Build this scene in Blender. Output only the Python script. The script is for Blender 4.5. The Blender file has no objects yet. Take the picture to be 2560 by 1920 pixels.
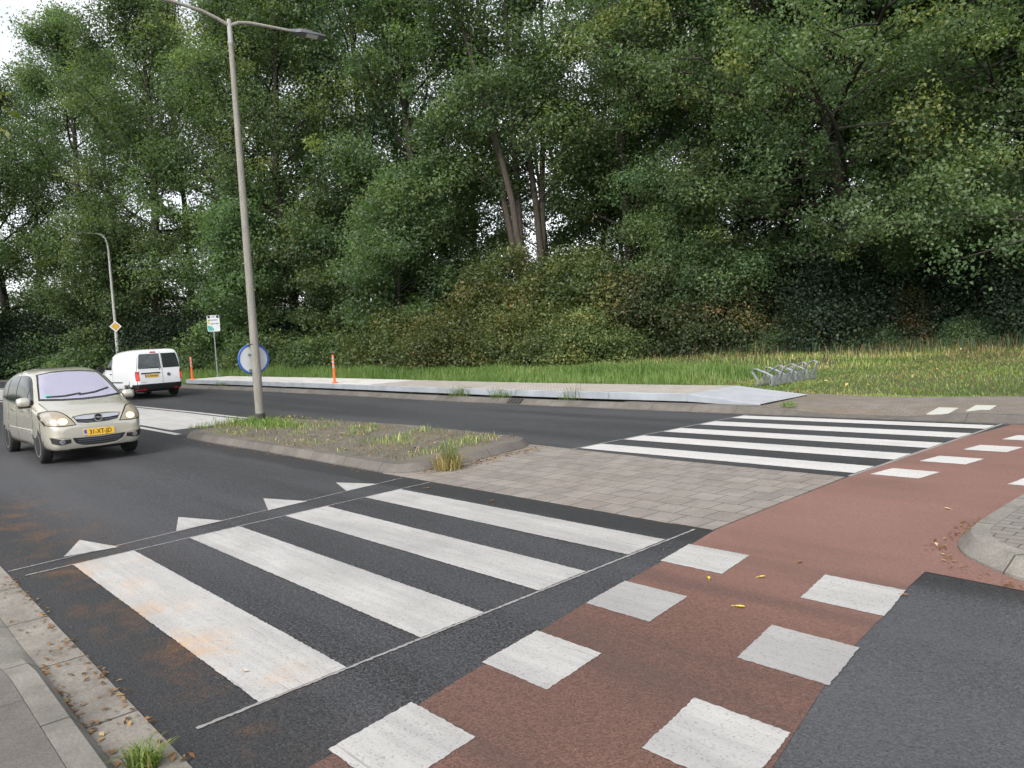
import bpy, bmesh, math, random
import numpy as np
from mathutils import Vector, Matrix
from mathutils.bvhtree import BVHTree

random.seed(7)
R = math.radians
SC = bpy.context.scene
COL = SC.collection

# ------------------------------------------------------------------ camera
# world frame: X runs along the road (towards the lower right of the view), Y across it, Z up
cam_d = bpy.data.cameras.new('camera')
cam_d.sensor_fit = 'HORIZONTAL'
cam_d.sensor_width = 36.0
cam_d.lens = 1903.4 / 2560 * 36.0
cam_d.clip_start = 0.05
cam_d.clip_end = 3000
cam = bpy.data.objects.new('camera', cam_d)
COL.objects.link(cam)
PITCH, ROLL, EYE, ALPHA = R(3.496), R(-3.483), 1.718, R(-47.945)


def old2new(v):
    c, s = math.cos(ALPHA), math.sin(ALPHA)
    return Vector((v[0] * c + v[1] * s, -v[0] * s + v[1] * c, v[2]))


_f = Vector((0, math.cos(PITCH), -math.sin(PITCH)))
_r = Vector((1, 0, 0))
_u = Vector((0, math.sin(PITCH), math.cos(PITCH)))
_r2 = math.cos(ROLL) * _r + math.sin(ROLL) * _u
_u2 = -math.sin(ROLL) * _r + math.cos(ROLL) * _u
_f, _r2, _u2 = old2new(_f), old2new(_r2), old2new(_u2)
cam.matrix_world = Matrix(((_r2.x, _u2.x, -_f.x, 0), (_r2.y, _u2.y, -_f.y, 0), (_r2.z, _u2.z, -_f.z, EYE), (0, 0, 0, 1)))
SC.camera = cam
FWD = math.degrees(math.atan2(_f.y, _f.x))


def polar(az, d):
    a = R(FWD - az)
    return d * math.cos(a), d * math.sin(a)


# ------------------------------------------------------------------ sky, sun, exposure
SUN_EL, SUN_AZ = R(42), R(FWD + 152)       # behind us and to the left, veiled by thin cloud
world = bpy.data.worlds.new('World')
SC.world = world
world.use_nodes = True
wn, wl = world.node_tree.nodes, world.node_tree.links
wn.clear()
w_out = wn.new('ShaderNodeOutputWorld')
w_bg = wn.new('ShaderNodeBackground')
w_sky = wn.new('ShaderNodeTexSky')
w_sky.sky_type = 'NISHITA'
w_sky.sun_disc = False
w_sky.sun_elevation = SUN_EL
w_sky.sun_rotation = math.pi / 2 - SUN_AZ
w_sky.air_density = 1.0
w_sky.dust_density = 2.5
w_sky.ozone_density = 1.0
w_hs = wn.new('ShaderNodeHueSaturation')
w_hs.inputs['Saturation'].default_value = 0.20
w_tc = wn.new('ShaderNodeTexCoord')
w_map = wn.new('ShaderNodeMapping')
w_map.inputs['Scale'].default_value = (1.6, 1.6, 4.0)
w_no = wn.new('ShaderNodeTexNoise')
w_no.inputs['Scale'].default_value = 3.0
w_no.inputs['Detail'].default_value = 6
w_cr = wn.new('ShaderNodeValToRGB')
w_cr.color_ramp.elements[0].position = 0.35
w_cr.color_ramp.elements[0].color = (1.02, 1.03, 1.10, 1)
w_cr.color_ramp.elements[1].position = 0.65
w_cr.color_ramp.elements[1].color = (1.6, 1.58, 1.55, 1)
w_mul = wn.new('ShaderNodeMixRGB')
w_mul.blend_type = 'MULTIPLY'
w_mul.inputs[0].default_value = 1.0
wl.new(w_sky.outputs[0], w_hs.inputs['Color'])
wl.new(w_tc.outputs['Generated'], w_map.inputs[0])
wl.new(w_map.outputs[0], w_no.inputs['Vector'])
wl.new(w_no.outputs['Fac'], w_cr.inputs[0])
wl.new(w_hs.outputs[0], w_mul.inputs[1])
wl.new(w_cr.outputs[0], w_mul.inputs[2])
wl.new(w_mul.outputs[0], w_bg.inputs['Color'])
w_bg.inputs['Strength'].default_value = 0.15
wl.new(w_bg.outputs[0], w_out.inputs['Surface'])

sun_d = bpy.data.lights.new('sun', 'SUN')
sun_d.energy = 1.5
sun_d.angle = R(38)
sun_d.color = (1.0, 0.95, 0.88)
sun = bpy.data.objects.new('sun', sun_d)
COL.objects.link(sun)
sdir = Vector((math.cos(SUN_EL) * math.cos(SUN_AZ), math.cos(SUN_EL) * math.sin(SUN_AZ), math.sin(SUN_EL)))
sun.rotation_euler = sdir.to_track_quat('Z', 'Y').to_euler()
sun.location = (0, 0, 40)

SC.view_settings.view_transform = 'Standard'
SC.view_settings.look = 'None'
SC.view_settings.gamma = 1.0
SC.view_settings.exposure = 0.72
SC.render.engine = 'CYCLES'
SC.cycles.max_bounces = 8
SC.cycles.diffuse_bounces = 5
SC.cycles.glossy_bounces = 3
SC.cycles.transmission_bounces = 3
SC.cycles.use_denoising = True


# ------------------------------------------------------------------ materials
def new_mat(name):
    m = bpy.data.materials.new(name)
    m.use_nodes = True
    nt = m.node_tree
    b = nt.nodes['Principled BSDF']
    return m, nt, b


def plain(name, col, rough=0.5, metal=0.0, spec=0.5, noise=0.0, nscale=20, bump=0.0, emit=None, estr=0, coat=0):
    m, nt, b = new_mat(name)
    b.inputs['Base Color'].default_value = (*col, 1)
    b.inputs['Roughness'].default_value = rough
    b.inputs['Metallic'].default_value = metal
    b.inputs['Specular IOR Level'].default_value = spec
    b.inputs['Coat Weight'].default_value = coat
    b.inputs['Coat Roughness'].default_value = 0.05
    if emit:
        b.inputs['Emission Color'].default_value = (*emit, 1)
        b.inputs['Emission Strength'].default_value = estr
    if noise or bump:
        tc = nt.nodes.new('ShaderNodeTexCoord')
        no = nt.nodes.new('ShaderNodeTexNoise')
        no.inputs['Scale'].default_value = nscale
        no.inputs['Detail'].default_value = 8
        nt.links.new(tc.outputs['Object'], no.inputs['Vector'])
        if noise:
            mx = nt.nodes.new('ShaderNodeMixRGB')
            mx.blend_type = 'MULTIPLY'
            mx.inputs[0].default_value = 1
            mx.inputs[1].default_value = (*col, 1)
            mr = nt.nodes.new('ShaderNodeMapRange')
            mr.inputs[1].default_value = 0.3
            mr.inputs[2].default_value = 0.7
            mr.inputs[3].default_value = 1 - noise
            mr.inputs[4].default_value = 1 + noise
            nt.links.new(no.outputs['Fac'], mr.inputs[0])
            nt.links.new(mr.outputs[0], mx.inputs[2])
            nt.links.new(mx.outputs[0], b.inputs['Base Color'])
        if bump:
            bp = nt.nodes.new('ShaderNodeBump')
            bp.inputs['Strength'].default_value = bump
            bp.inputs['Distance'].default_value = 0.01
            nt.links.new(no.outputs['Fac'], bp.inputs['Height'])
            nt.links.new(bp.outputs[0], b.inputs['Normal'])
    return m


class NG:
    """small helper to write node graphs in one line per node"""
    def __init__(self, nt):
        self.nt = nt
        tc = nt.nodes.new('ShaderNodeTexCoord')
        self.P = tc.outputs['Object']
        self.UV = tc.outputs['UV']

    def node(self, t, **kw):
        n = self.nt.nodes.new(t)
        for k, v in kw.items():
            setattr(n, k, v)
        return n

    def put(self, sock, v):
        if isinstance(v, (int, float, tuple)):
            if isinstance(v, tuple) and len(v) == 3 and sock.type == 'RGBA':
                v = (*v, 1)
            sock.default_value = v
        else:
            self.nt.links.new(v, sock)

    def mapping(self, v, scale=(1, 1, 1), loc=(0, 0, 0), rot=(0, 0, 0)):
        n = self.node('ShaderNodeMapping')
        self.put(n.inputs[0], v)
        n.inputs['Location'].default_value = loc
        n.inputs['Rotation'].default_value = rot
        n.inputs['Scale'].default_value = scale
        return n.outputs[0]

    def noise(self, v, scale, detail=4, rough=0.5, dist=0.0):
        n = self.node('ShaderNodeTexNoise')
        self.put(n.inputs['Vector'], v)
        n.inputs['Scale'].default_value = scale
        n.inputs['Detail'].default_value = detail
        n.inputs['Roughness'].default_value = rough
        n.inputs['Distortion'].default_value = dist
        return n.outputs['Fac']

    def voro(self, v, scale, out='Distance'):
        n = self.node('ShaderNodeTexVoronoi')
        self.put(n.inputs['Vector'], v)
        n.inputs['Scale'].default_value = scale
        return n.outputs[out]

    def rng(self, v, a, b, c=0.0, d=1.0):
        n = self.node('ShaderNodeMapRange')
        n.clamp = True
        self.put(n.inputs[0], v)
        for i, x in enumerate((a, b, c, d)):
            n.inputs[1 + i].default_value = x
        return n.outputs[0]

    def math(self, op, a, b=0.0):
        n = self.node('ShaderNodeMath', operation=op)
        self.put(n.inputs[0], a)
        self.put(n.inputs[1], b)
        return n.outputs[0]

    def mix(self, f, a, b, mode='MIX'):
        n = self.node('ShaderNodeMixRGB', blend_type=mode)
        self.put(n.inputs[0], f)
        self.put(n.inputs[1], a)
        self.put(n.inputs[2], b)
        return n.outputs[0]

    def sep(self, v):
        n = self.node('ShaderNodeSeparateXYZ')
        self.put(n.inputs[0], v)
        return n.outputs

    def bump(self, h, strength, dist=0.01):
        n = self.node('ShaderNodeBump')
        n.inputs['Strength'].default_value = strength
        n.inputs['Distance'].default_value = dist
        self.put(n.inputs['Height'], h)
        return n.outputs[0]

    def band(self, s, lo0, lo1, hi0, hi1):
        return self.math('MULTIPLY', self.rng(s, lo0, lo1), self.rng(s, hi0, hi1, 1, 0))


def rust_mask(g):
    """rust-coloured run-off along the near gutter, in road coordinates"""
    s = g.sep(g.P)
    blot = g.rng(g.noise(g.P, 2.3, 5, .62, .4), .47, .68)
    fine = g.rng(g.noise(g.P, 22, 3), .35, .62)
    m1 = g.math('MULTIPLY', g.band(s[0], -12.5, -10.6, -9.2, -6.0), g.band(s[1], 1.0, 1.3, 1.5, 2.3))
    m2 = g.math('MULTIPLY', g.band(s[0], -8.5, -7.5, -3.6, -2.8), g.band(s[1], 1.08, 1.25, 1.42, 1.9))
    m2 = g.math('MULTIPLY', m2, .75)
    m = g.math('MAXIMUM', m1, m2)
    return g.math('MULTIPLY', m, g.math('MULTIPLY', blot, g.math('ADD', g.math('MULTIPLY', fine, .6), .4)))


def mat_asphalt():
    m, nt, b = new_mat('asphalt')
    g = NG(nt)
    v = g.voro(g.P, 115, 'Distance')
    vc = g.voro(g.P, 115, 'Color')
    s = g.sep(vc)
    vc_r = s[2]
    stone = g.mix(s[0], (.012, .012, .013), (.076, .078, .085))
    pits = g.rng(g.noise(g.P, 48, 4, .65), .40, .50)
    col = g.mix(pits, (.010, .010, .011), stone)
    big = g.rng(g.noise(g.mapping(g.P, (.12, .8, 1)), 1.2, 4), .3, .7, .78, 1.22)
    col = g.mix(1, col, big, 'MULTIPLY')
    wear = g.rng(g.noise(g.mapping(g.P, (.05, .55, 1)), 2.0, 3), .42, .65)
    col = g.mix(g.math('MULTIPLY', wear, .5), col, (.078, .079, .086))
    # fresh, dark and unworn edge beside the gutter and beside the refuge paving
    sp = g.sep(g.P)
    wob = g.math('ADD', sp[1], g.math('MULTIPLY', g.noise(g.P, 1.4, 2), .3))
    edge = g.math('MAXIMUM', g.rng(wob, 1.45, 1.95, 1, 0), g.band(wob, 5.1, 5.22, 5.7, 5.8))
    col = g.mix(g.math('MULTIPLY', edge, .72), col, g.mix(s[1], (.005, .005, .005), (.030, .030, .031)))
    col = g.mix(g.math('MULTIPLY', rust_mask(g), .75), col, (.16, .07, .018))
    sky_sheen = g.math('MULTIPLY', g.rng(sp[0], -2.3, -1.9), g.rng(wob, 4.9, 5.3, 1, 0))      # sky sheen painted as a paler asphalt colour right of the red path
    col = g.mix(g.math('MULTIPLY', sky_sheen, g.rng(g.noise(g.P, .8, 4), .3, .7, .35, .75)), col, (.076, .078, .084))
    col = g.mix(g.math('MULTIPLY', g.rng(g.noise(g.mapping(g.P, (1, 1, 1), (3, 1, 0)), 38, 4, .7), .60, .66), .75), col, (.010, .010, .011))
    grit = g.rng(vc_r, 0, 1, .74, 1.26)
    col = g.mix(1, col, grit, 'MULTIPLY')
    seam = g.band(g.math('ADD', sp[1], g.math('MULTIPLY', g.noise(g.P, 3, 2), .05)), 10.52, 10.535, 10.55, 10.565)
    col = g.mix(g.math('MULTIPLY', seam, .5), col, (.008, .008, .008))
    oil = g.rng(g.noise(g.mapping(g.P, (.3, 1, 1), (4, 2, 0)), 1.1, 5, .6), .62, .74)
    col = g.mix(g.math('MULTIPLY', oil, .35), col, (.014, .014, .014))
    fleck = g.rng(g.voro(g.P, 6.5, 'Distance'), .02, .035, 1, 0)
    col = g.mix(g.math('MULTIPLY', fleck, .7), col, (.35, .32, .28))
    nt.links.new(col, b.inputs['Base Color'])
    b.inputs['Specular IOR Level'].default_value = .55
    b.inputs['Roughness'].default_value = .62
    h = g.math('ADD', g.math('MULTIPLY', v, -1.0), g.math('MULTIPLY', pits, .8))
    nt.links.new(g.bump(h, .5, .005), b.inputs['Normal'])
    return m


def mat_red():
    m, nt, b = new_mat('red_asphalt')
    g = NG(nt)
    vc = g.sep(g.voro(g.P, 110, 'Color'))
    col = g.mix(vc[0], (.080, .042, .032), (.172, .089, .068))
    sp = g.sep(g.P)
    fresh = g.rng(g.math('ADD', sp[1], g.math('MULTIPLY', g.noise(g.P, .7, 3), 1.5)), 4.2, 6.4)
    pit = g.rng(g.noise(g.P, 55, 4, .7), .58, .66)
    col = g.mix(g.math('MULTIPLY', pit, .6), col, (.026, .017, .014))
    col = g.mix(g.math('MULTIPLY', fresh, .6), col, g.mix(vc[1], (.20, .108, .088), (.30, .172, .142)))
    tyre = g.math('MULTIPLY', g.rng(g.noise(g.mapping(g.P, (.08, 1.3, 1), (0, .4, 0)), 1.6, 3), .45, .62), g.rng(sp[1], 5.6, 4.8))
    col = g.mix(g.math('MULTIPLY', tyre, .35), col, (.040, .034, .032))
    dirt = g.rng(g.noise(g.mapping(g.P, (.35, .8, 1)), 1.3, 5, .6), .42, .72)
    col = g.mix(g.math('MULTIPLY', dirt, .36), col, (.065, .042, .034))
    fleck = g.rng(g.voro(g.P, 5.0, 'Distance'), .012, .022, 1, 0)
    col = g.mix(g.math('MULTIPLY', fleck, .7), col, (.42, .36, .27))
    nt.links.new(col, b.inputs['Base Color'])
    b.inputs['Roughness'].default_value = .68
    b.inputs['Specular IOR Level'].default_value = .5
    nt.links.new(g.bump(g.voro(g.P, 110, 'Distance'), .4, .005), b.inputs['Normal'])
    return m


def mat_marking(name, base=.74, wear=.5, seed=0.0):
    m, nt, b = new_mat(name)
    g = NG(nt)
    P = g.mapping(g.P, (1, 1, 1), (seed, seed * .7, 0))
    streak = g.rng(g.noise(g.mapping(P, (.7, 9, 1)), 2.0, 5, .65), .40, .68)
    blot = g.rng(g.noise(P, 1.6, 4, .6), .36, .68)
    col = g.mix(g.math('MULTIPLY', streak, wear * .5), (base, base * .985, base * .95), (base * .62, base * .615, base * .60))
    col = g.mix(g.math('MULTIPLY', blot, wear * .6), col, (base * .66, base * .65, base * .62))
    track = g.rng(g.noise(g.mapping(P, (.22, 2.0, 1), (0, .3, 0)), 1.3, 4, .6), .46, .66)
    col = g.mix(g.math('MULTIPLY', track, wear * .42), col, (base * .52, base * .515, base * .50))
    pores = g.rng(g.noise(P, 75, 3, .6), .56, .66)
    col = g.mix(g.math('MULTIPLY', pores, .5), col, (.12, .12, .12))
    lines = g.rng(g.noise(g.mapping(P, (1.2, 34, 1)), 1.0, 3, .5, .15), .66, .70)
    col = g.mix(g.math('MULTIPLY', lines, .55), col, (.16, .155, .15))
    col = g.mix(g.math('MULTIPLY', rust_mask(g), .85), col, (.52, .28, .10))
    nt.links.new(col, b.inputs['Base Color'])
    b.inputs['Roughness'].default_value = .7
    nt.links.new(g.bump(g.noise(P, 90, 2), .35, .004), b.inputs['Normal'])
    return m


def mat_pavers(name, w=.3, h=.3, c1=(.23, .21, .19), c2=(.19, .175, .16), joint=(.07, .062, .052), rot=0.0, loc=(0, 0, 0), moss=.0, off=.5):
    m, nt, b = new_mat(name)
    g = NG(nt)
    P = g.mapping(g.P, (1, 1, 1), loc, (0, 0, rot))
    n = g.node('ShaderNodeTexBrick')
    n.offset = off
    n.offset_frequency = 2
    g.put(n.inputs['Vector'], g.mix(.012, P, g.node('ShaderNodeTexNoise').outputs['Color'], 'ADD') if False else P)
    n.inputs['Color1'].default_value = (*c1, 1)
    n.inputs['Color2'].default_value = (*c2, 1)
    n.inputs['Mortar'].default_value = (*joint, 1)
    n.inputs['Scale'].default_value = 1
    n.inputs['Brick Width'].default_value = w
    n.inputs['Row Height'].default_value = h
    n.inputs['Mortar Size'].default_value = .0055
    n.inputs['Mortar Smooth'].default_value = .25
    n.inputs['Bias'].default_value = 0
    col = g.mix(.8, n.outputs['Color'], g.rng(g.noise(g.P, 3, 6, .65), .3, .7, .72, 1.22), 'MULTIPLY')
    grit = g.rng(g.noise(g.P, 130, 2), .35, .65, .8, 1.2)
    col = g.mix(1, col, grit, 'MULTIPLY')
    spots = g.rng(g.voro(g.P, 4.2, 'Distance'), .03, .06, 1, 0)
    col = g.mix(g.math('MULTIPLY', spots, .6), col, (.035, .032, .028))
    if moss:
        mm = g.rng(g.noise(g.P, 1.1, 6, .7), .48, .62)
        mm2 = g.rng(g.noise(g.P, 26, 4, .7), .4, .6)
        col = g.mix(g.math('MULTIPLY', g.math('MULTIPLY', mm, mm2), moss), col, (.16, .125, .07))
    nt.links.new(col, b.inputs['Base Color'])
    b.inputs['Roughness'].default_value = .85
    hh = g.math('ADD', g.math('MULTIPLY', n.outputs['Fac'], -1.0), g.math('MULTIPLY', g.noise(g.P, 60, 3), .3))
    nt.links.new(g.bump(hh, .6, .008), b.inputs['Normal'])
    return m


def mat_stone_uv(name, col, joint_len=1.0, dirt=.5):
    """kerb stone with joints every joint_len metres of its own length (UV.x in metres)"""
    m, nt, b = new_mat(name)
    g = NG(nt)
    u = g.sep(g.UV)[0]
    fr = g.math('ABSOLUTE', g.math('SUBTRACT', g.math('FRACT', g.math('DIVIDE', u, joint_len)), .5))
    j = g.rng(fr, .5 - .010 / joint_len, .5 - .004 / joint_len)
    c = g.mix(1, col, g.rng(g.noise(g.P, 2.2, 6, .65), .3, .7, .7, 1.25), 'MULTIPLY')
    c = g.mix(1, c, g.rng(g.noise(g.P, 70, 3), .3, .7, .82, 1.18), 'MULTIPLY')
    idn = g.node('ShaderNodeTexWhiteNoise', noise_dimensions='1D')
    g.put(idn.inputs['W'], g.math('ROUND', g.math('DIVIDE', u, joint_len)))
    c = g.mix(1, c, g.rng(idn.outputs['Value'], 0, 1, .86, 1.12), 'MULTIPLY')
    dm = g.rng(g.noise(g.P, 7, 6, .7), .52, .7)
    c = g.mix(g.math('MULTIPLY', dm, dirt), c, (.085, .075, .055))
    c = g.mix(j, c, (.055, .049, .042))
    nt.links.new(c, b.inputs['Base Color'])
    b.inputs['Roughness'].default_value = .85
    nt.links.new(g.bump(g.math('SUBTRACT', g.math('MULTIPLY', g.noise(g.P, 60, 3), .4), j), .6, .008), b.inputs['Normal'])
    return m


def mat_leaf(name, cols, transl=.35, vary=.25, rough=.5):
    """cols: colours from dark to light that single leaves take (by the leaf's own tint value)"""
    m, nt, b = new_mat(name)
    nt.nodes.remove(b)
    g = NG(nt)
    at = g.node('ShaderNodeAttribute', attribute_name='tint')
    cr = g.node('ShaderNodeValToRGB')
    els = cr.color_ramp.elements
    while len(els) < len(cols):
        els.new(.5)
    for i, (p, c) in enumerate(cols):
        els[i].position = p
        els[i].color = (*c, 1)
    g.put(cr.inputs[0], at.outputs['Fac'])
    oi = g.node('ShaderNodeObjectInfo')
    hs = g.node('ShaderNodeHueSaturation')
    g.put(hs.inputs['Hue'], g.rng(oi.outputs['Random'], 0, 1, .485, .515))
    g.put(hs.inputs['Value'], g.rng(oi.outputs['Random'], 0, 1, 1 - vary, 1 + vary))
    g.put(hs.inputs['Color'], cr.outputs[0])
    d = g.node('ShaderNodeBsdfPrincipled')
    g.put(d.inputs['Base Color'], hs.outputs[0])
    d.inputs['Roughness'].default_value = rough
    d.inputs['Specular IOR Level'].default_value = .35
    t = g.node('ShaderNodeBsdfTranslucent')
    g.put(t.inputs['Color'], g.mix(1, hs.outputs[0], (1.6, 1.9, .8), 'MULTIPLY'))
    mx = g.node('ShaderNodeMixShader')
    mx.inputs[0].default_value = transl
    nt.links.new(d.outputs[0], mx.inputs[1])
    nt.links.new(t.outputs[0], mx.inputs[2])
    nt.links.new(mx.outputs[0], nt.nodes['Material Output'].inputs['Surface'])
    return m


def mat_bark(name, c1, c2):
    m, nt, b = new_mat(name)
    g = NG(nt)
    n = g.noise(g.mapping(g.P, (6, 6, 1.2)), 2.2, 7, .7)
    nt.links.new(g.mix(g.rng(n, .3, .7), c1, c2), b.inputs['Base Color'])
    b.inputs['Roughness'].default_value = .9
    nt.links.new(g.bump(n, .8, .03), b.inputs['Normal'])
    return m


def mat_ground():
    m, nt, b = new_mat('meadow_ground')
    g = NG(nt)
    n1 = g.rng(g.noise(g.P, .35, 6, .65), .35, .65)
    n2 = g.rng(g.noise(g.P, 6, 6, .7), .35, .65)
    c = g.mix(n1, (.055, .085, .022), (.12, .10, .045))
    c = g.mix(g.math('MULTIPLY', n2, .6), c, (.035, .055, .015))
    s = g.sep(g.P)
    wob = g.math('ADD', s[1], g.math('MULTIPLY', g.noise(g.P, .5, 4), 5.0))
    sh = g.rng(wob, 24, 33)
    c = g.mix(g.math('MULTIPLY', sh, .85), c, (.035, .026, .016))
    nt.links.new(c, b.inputs['Base Color'])
    b.inputs['Roughness'].default_value = .95
    nt.links.new(g.bump(g.noise(g.P, 20, 6, .7), .8, .05), b.inputs['Normal'])
    return m


def mat_deck(name, c, cells=0.0, dark=(.06, .06, .06), rough=.6):
    m, nt, b = new_mat(name)
    g = NG(nt)
    col = g.mix(1, c, g.rng(g.noise(g.P, 2.5, 6, .6), .3, .7, .8, 1.18), 'MULTIPLY')
    if cells:
        P = g.mapping(g.UV, (1 / cells, 1 / cells, 1))
        ck = g.node('ShaderNodeTexBrick')
        ck.offset = .5
        g.put(ck.inputs['Vector'], P)
        ck.inputs['Scale'].default_value = 1
        ck.inputs['Brick Width'].default_value = 1
        ck.inputs['Row Height'].default_value = .5
        ck.inputs['Mortar Size'].default_value = .12
        ck.inputs['Mortar Smooth'].default_value = .1
        col = g.mix(ck.outputs['Fac'], dark, col)
        nt.links.new(g.bump(ck.outputs['Fac'], .5, .01), b.inputs['Normal'])
    nt.links.new(col, b.inputs['Base Color'])
    b.inputs['Roughness'].default_value = rough
    return m


M = {}
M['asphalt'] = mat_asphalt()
M['red'] = mat_red()
M['mark'] = mat_marking('white_marking', .44, 1.0)
M['mark_new'] = mat_marking('fresh_marking', .54, .45, 3.1)
M['mark_grey'] = mat_marking('worn_marking', .33, .6, 7.7)
M['chalk'] = mat_marking('chalk_line', .30, .9, 5.0)
M['refuge'] = mat_pavers('refuge_pavers', .3, .3, (.235, .212, .188), (.20, .18, .16), (.045, .04, .034), moss=.25)
M['island'] = mat_pavers('island_pavers', .3, .3, (.135, .122, .102), (.112, .102, .085), moss=.9)
M['clinker'] = mat_pavers('island_clinker', .2, .1, (.19, .178, .158), (.16, .15, .135), moss=.3)
M['footway'] = mat_pavers('footway_slabs', .9, .6, (.13, .121, .108), (.113, .104, .093), moss=.2, loc=(.35, -.02, 0))
M['farpath'] = mat_pavers('path_bricks', .2, .1, (.20, .175, .15), (.17, .148, .128), moss=1.0)
M['kerb'] = mat_stone_uv('kerb_stone', (.115, .105, .092), 1.0)
M['kerb_new'] = mat_stone_uv('kerb_stone_clean', (.19, .18, .158), 1.0, .35)
M['gutter'] = mat_stone_uv('gutter_stone', (.205, .188, .162), 1.0, .6)
M['ground'] = mat_ground()
M['leaf_oak'] = mat_leaf('oak_leaves', [(0, (.068, .102, .054)), (.45, (.100, .152, .074)), (.8, (.138, .194, .086)), (1, (.19, .215, .075))], .44, .18)
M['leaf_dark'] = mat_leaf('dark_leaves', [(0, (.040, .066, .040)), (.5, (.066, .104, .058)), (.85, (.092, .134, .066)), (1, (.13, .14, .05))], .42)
M['leaf_near'] = mat_leaf('near_oak_leaves', [(0, (.062, .098, .048)), (.45, (.102, .158, .072)), (.8, (.150, .210, .088)), (1, (.24, .26, .085))], .38, .1)
M['leaf_shaded'] = mat_leaf('shaded_leaves', [(0, (.012, .024, .014)), (.5, (.024, .044, .024)), (.9, (.042, .066, .032)), (1, (.09, .09, .03))], .25)  # shade under the trees is put into this darker leaf colour
M['leaf_yellow'] = mat_leaf('yellow_green_leaves', [(0, (.07, .11, .02)), (.5, (.14, .18, .035)), (1, (.24, .25, .06))], .45)
M['leaf_bramble'] = mat_leaf('bramble_leaves', [(0, (.052, .078, .030)), (.4, (.095, .128, .046)), (.78, (.145, .165, .058)), (.95, (.16, .13, .05)), (1, (.26, .21, .065))], .32)
M['leaf_dry'] = mat_leaf('dry_bush_leaves', [(0, (.034, .046, .022)), (.45, (.062, .082, .034)), (.8, (.095, .095, .042)), (1, (.17, .115, .05))], .28)
M['grass'] = mat_leaf('tall_grass', [(0, (.060, .105, .024)), (.5, (.118, .188, .046)), (.85, (.19, .24, .075)), (1, (.34, .28, .14))], .28)
M['lawn'] = mat_leaf('mown_grass', [(0, (0.088, 0.149, 0.032)), (.5, (0.175, 0.271, 0.061)), (.8, (0.298, 0.315, 0.105)), (1, (0.560, 0.438, 0.210))], .25)
M['straw'] = mat_leaf('dry_grass', [(0, (0.168, 0.120, 0.054)), (.6, (0.336, 0.252, 0.120)), (1, (0.504, 0.396, 0.216))], .2)
M['litter'] = mat_leaf('leaf_litter', [(0, (.10, .05, .02)), (.5, (.24, .13, .05)), (.8, (.38, .24, .08)), (1, (.5, .42, .25))], .1)
M['yellowleaf'] = plain('yellow_leaf', (.62, .45, .07), .6, noise=.2, nscale=60)
M['brownleaf'] = plain('brown_leaf', (.22, .11, .04), .7, noise=.3, nscale=60)
M['paleleaf'] = plain('pale_leaf', (.52, .42, .26), .7, noise=.2, nscale=60)
M['bark'] = mat_bark('bark', (.014, .012, .009), (.045, .038, .030))
M['bark_pale'] = mat_bark('grey_bark', (.035, .028, .022), (.09, .075, .06))
M['concrete'] = mat_bark('weathered_concrete', (.17, .163, .14), (.275, .262, .23))
M['galv'] = plain('galvanised_steel', (.24, .255, .265), .55, .5, noise=.2, nscale=14)
M['galv_light'] = plain('galvanised_fascia', (.34, .37, .40), .5, .3, noise=.14, nscale=2.2)
M['deck_white'] = mat_deck('concrete_deck', (.60, .585, .55))
M['deck'] = mat_deck('ribbed_deck', (.46, .42, .375), .11, (.25, .23, .205))
M['grate'] = mat_deck('ramp_grating', (.52, .54, .57), .085, (.24, .25, .27), .45)
M['orange'] = plain('orange_plastic', (.85, .13, .028), .45)
M['reflect'] = plain('reflective_band', (.36, .35, .34), .4)
M['black'] = plain('black_plastic', (.012, .012, .013), .5)
M['black_gloss'] = plain('black_gloss', (.008, .008, .009), .2)
M['rubber'] = plain('tyre_rubber', (.014, .014, .014), .8, noise=.3, nscale=30)
M['well'] = plain('wheel_well', (.006, .006, .006), .95)
M['chrome'] = plain('chrome', (.75, .76, .78), .16, 1.0)
M['alloy'] = plain('alloy_rim', (.42, .42, .42), .35, .8)
M['silverpaint'] = plain('champagne_paint', (.53, .51, .43), .26, .45, coat=1.0)
M['whitepaint'] = plain('white_paint', (.78, .79, .80), .35, 0, coat=.6)
M['glass_dark'] = plain('dark_glass', (.012, .017, .015), .04, 0, .28)
M['glass_screen'] = plain('windscreen_glass', (.50, .485, .60), .05, .5, .8)
M['glass_screen'].node_tree.nodes['Principled BSDF'].inputs['IOR'].default_value = 2.5
M['glass_rear'] = plain('rear_glass', (.055, .07, .068), .05, 0, .8, noise=.5, nscale=3.5)
M['lens'] = plain('lamp_lens', (.36, .31, .23), .12, .3, .8)
M['lamp_on'] = plain('lit_headlamp', (.55, .42, .2), .2, emit=(1.0, .74, .36), estr=1.5)
M['tail'] = plain('tail_lamp', (.32, .008, .006), .2, coat=.5)
M['tail_on'] = plain('lit_tail_lamp', (.8, .03, .02), .3, emit=(1.0, .05, .03), estr=.5)
M['redplastic'] = plain('red_reflector', (.42, .02, .015), .3)
M['plate'] = plain('yellow_plate', (.78, .46, .03), .5)
M['plate_blue'] = plain('plate_blue', (.02, .07, .42), .5)
M['ink'] = plain('black_lettering', (.02, .018, .012), .5)
M['signblue'] = plain('sign_blue', (.02, .09, .38), .4)
M['signback'] = plain('sign_back_grey', (.50, .52, .53), .45, .2, noise=.08, nscale=4)
M['signwhite'] = plain('sign_white', (.74, .75, .76), .4)
M['navy'] = plain('sign_navy', (.012, .012, .055), .4)
M['teal'] = plain('sign_teal', (.10, .42, .40), .4)
M['paleyellow'] = plain('sign_pale_yellow', (.60, .58, .24), .4)
M['signyellow'] = plain('sign_yellow', (.62, .34, .02), .4)
M['inkgrey'] = plain('sign_lettering', (.12, .12, .16), .5)
M['lampgrey'] = plain('lamp_housing', (.10, .105, .12), .5)
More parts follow.
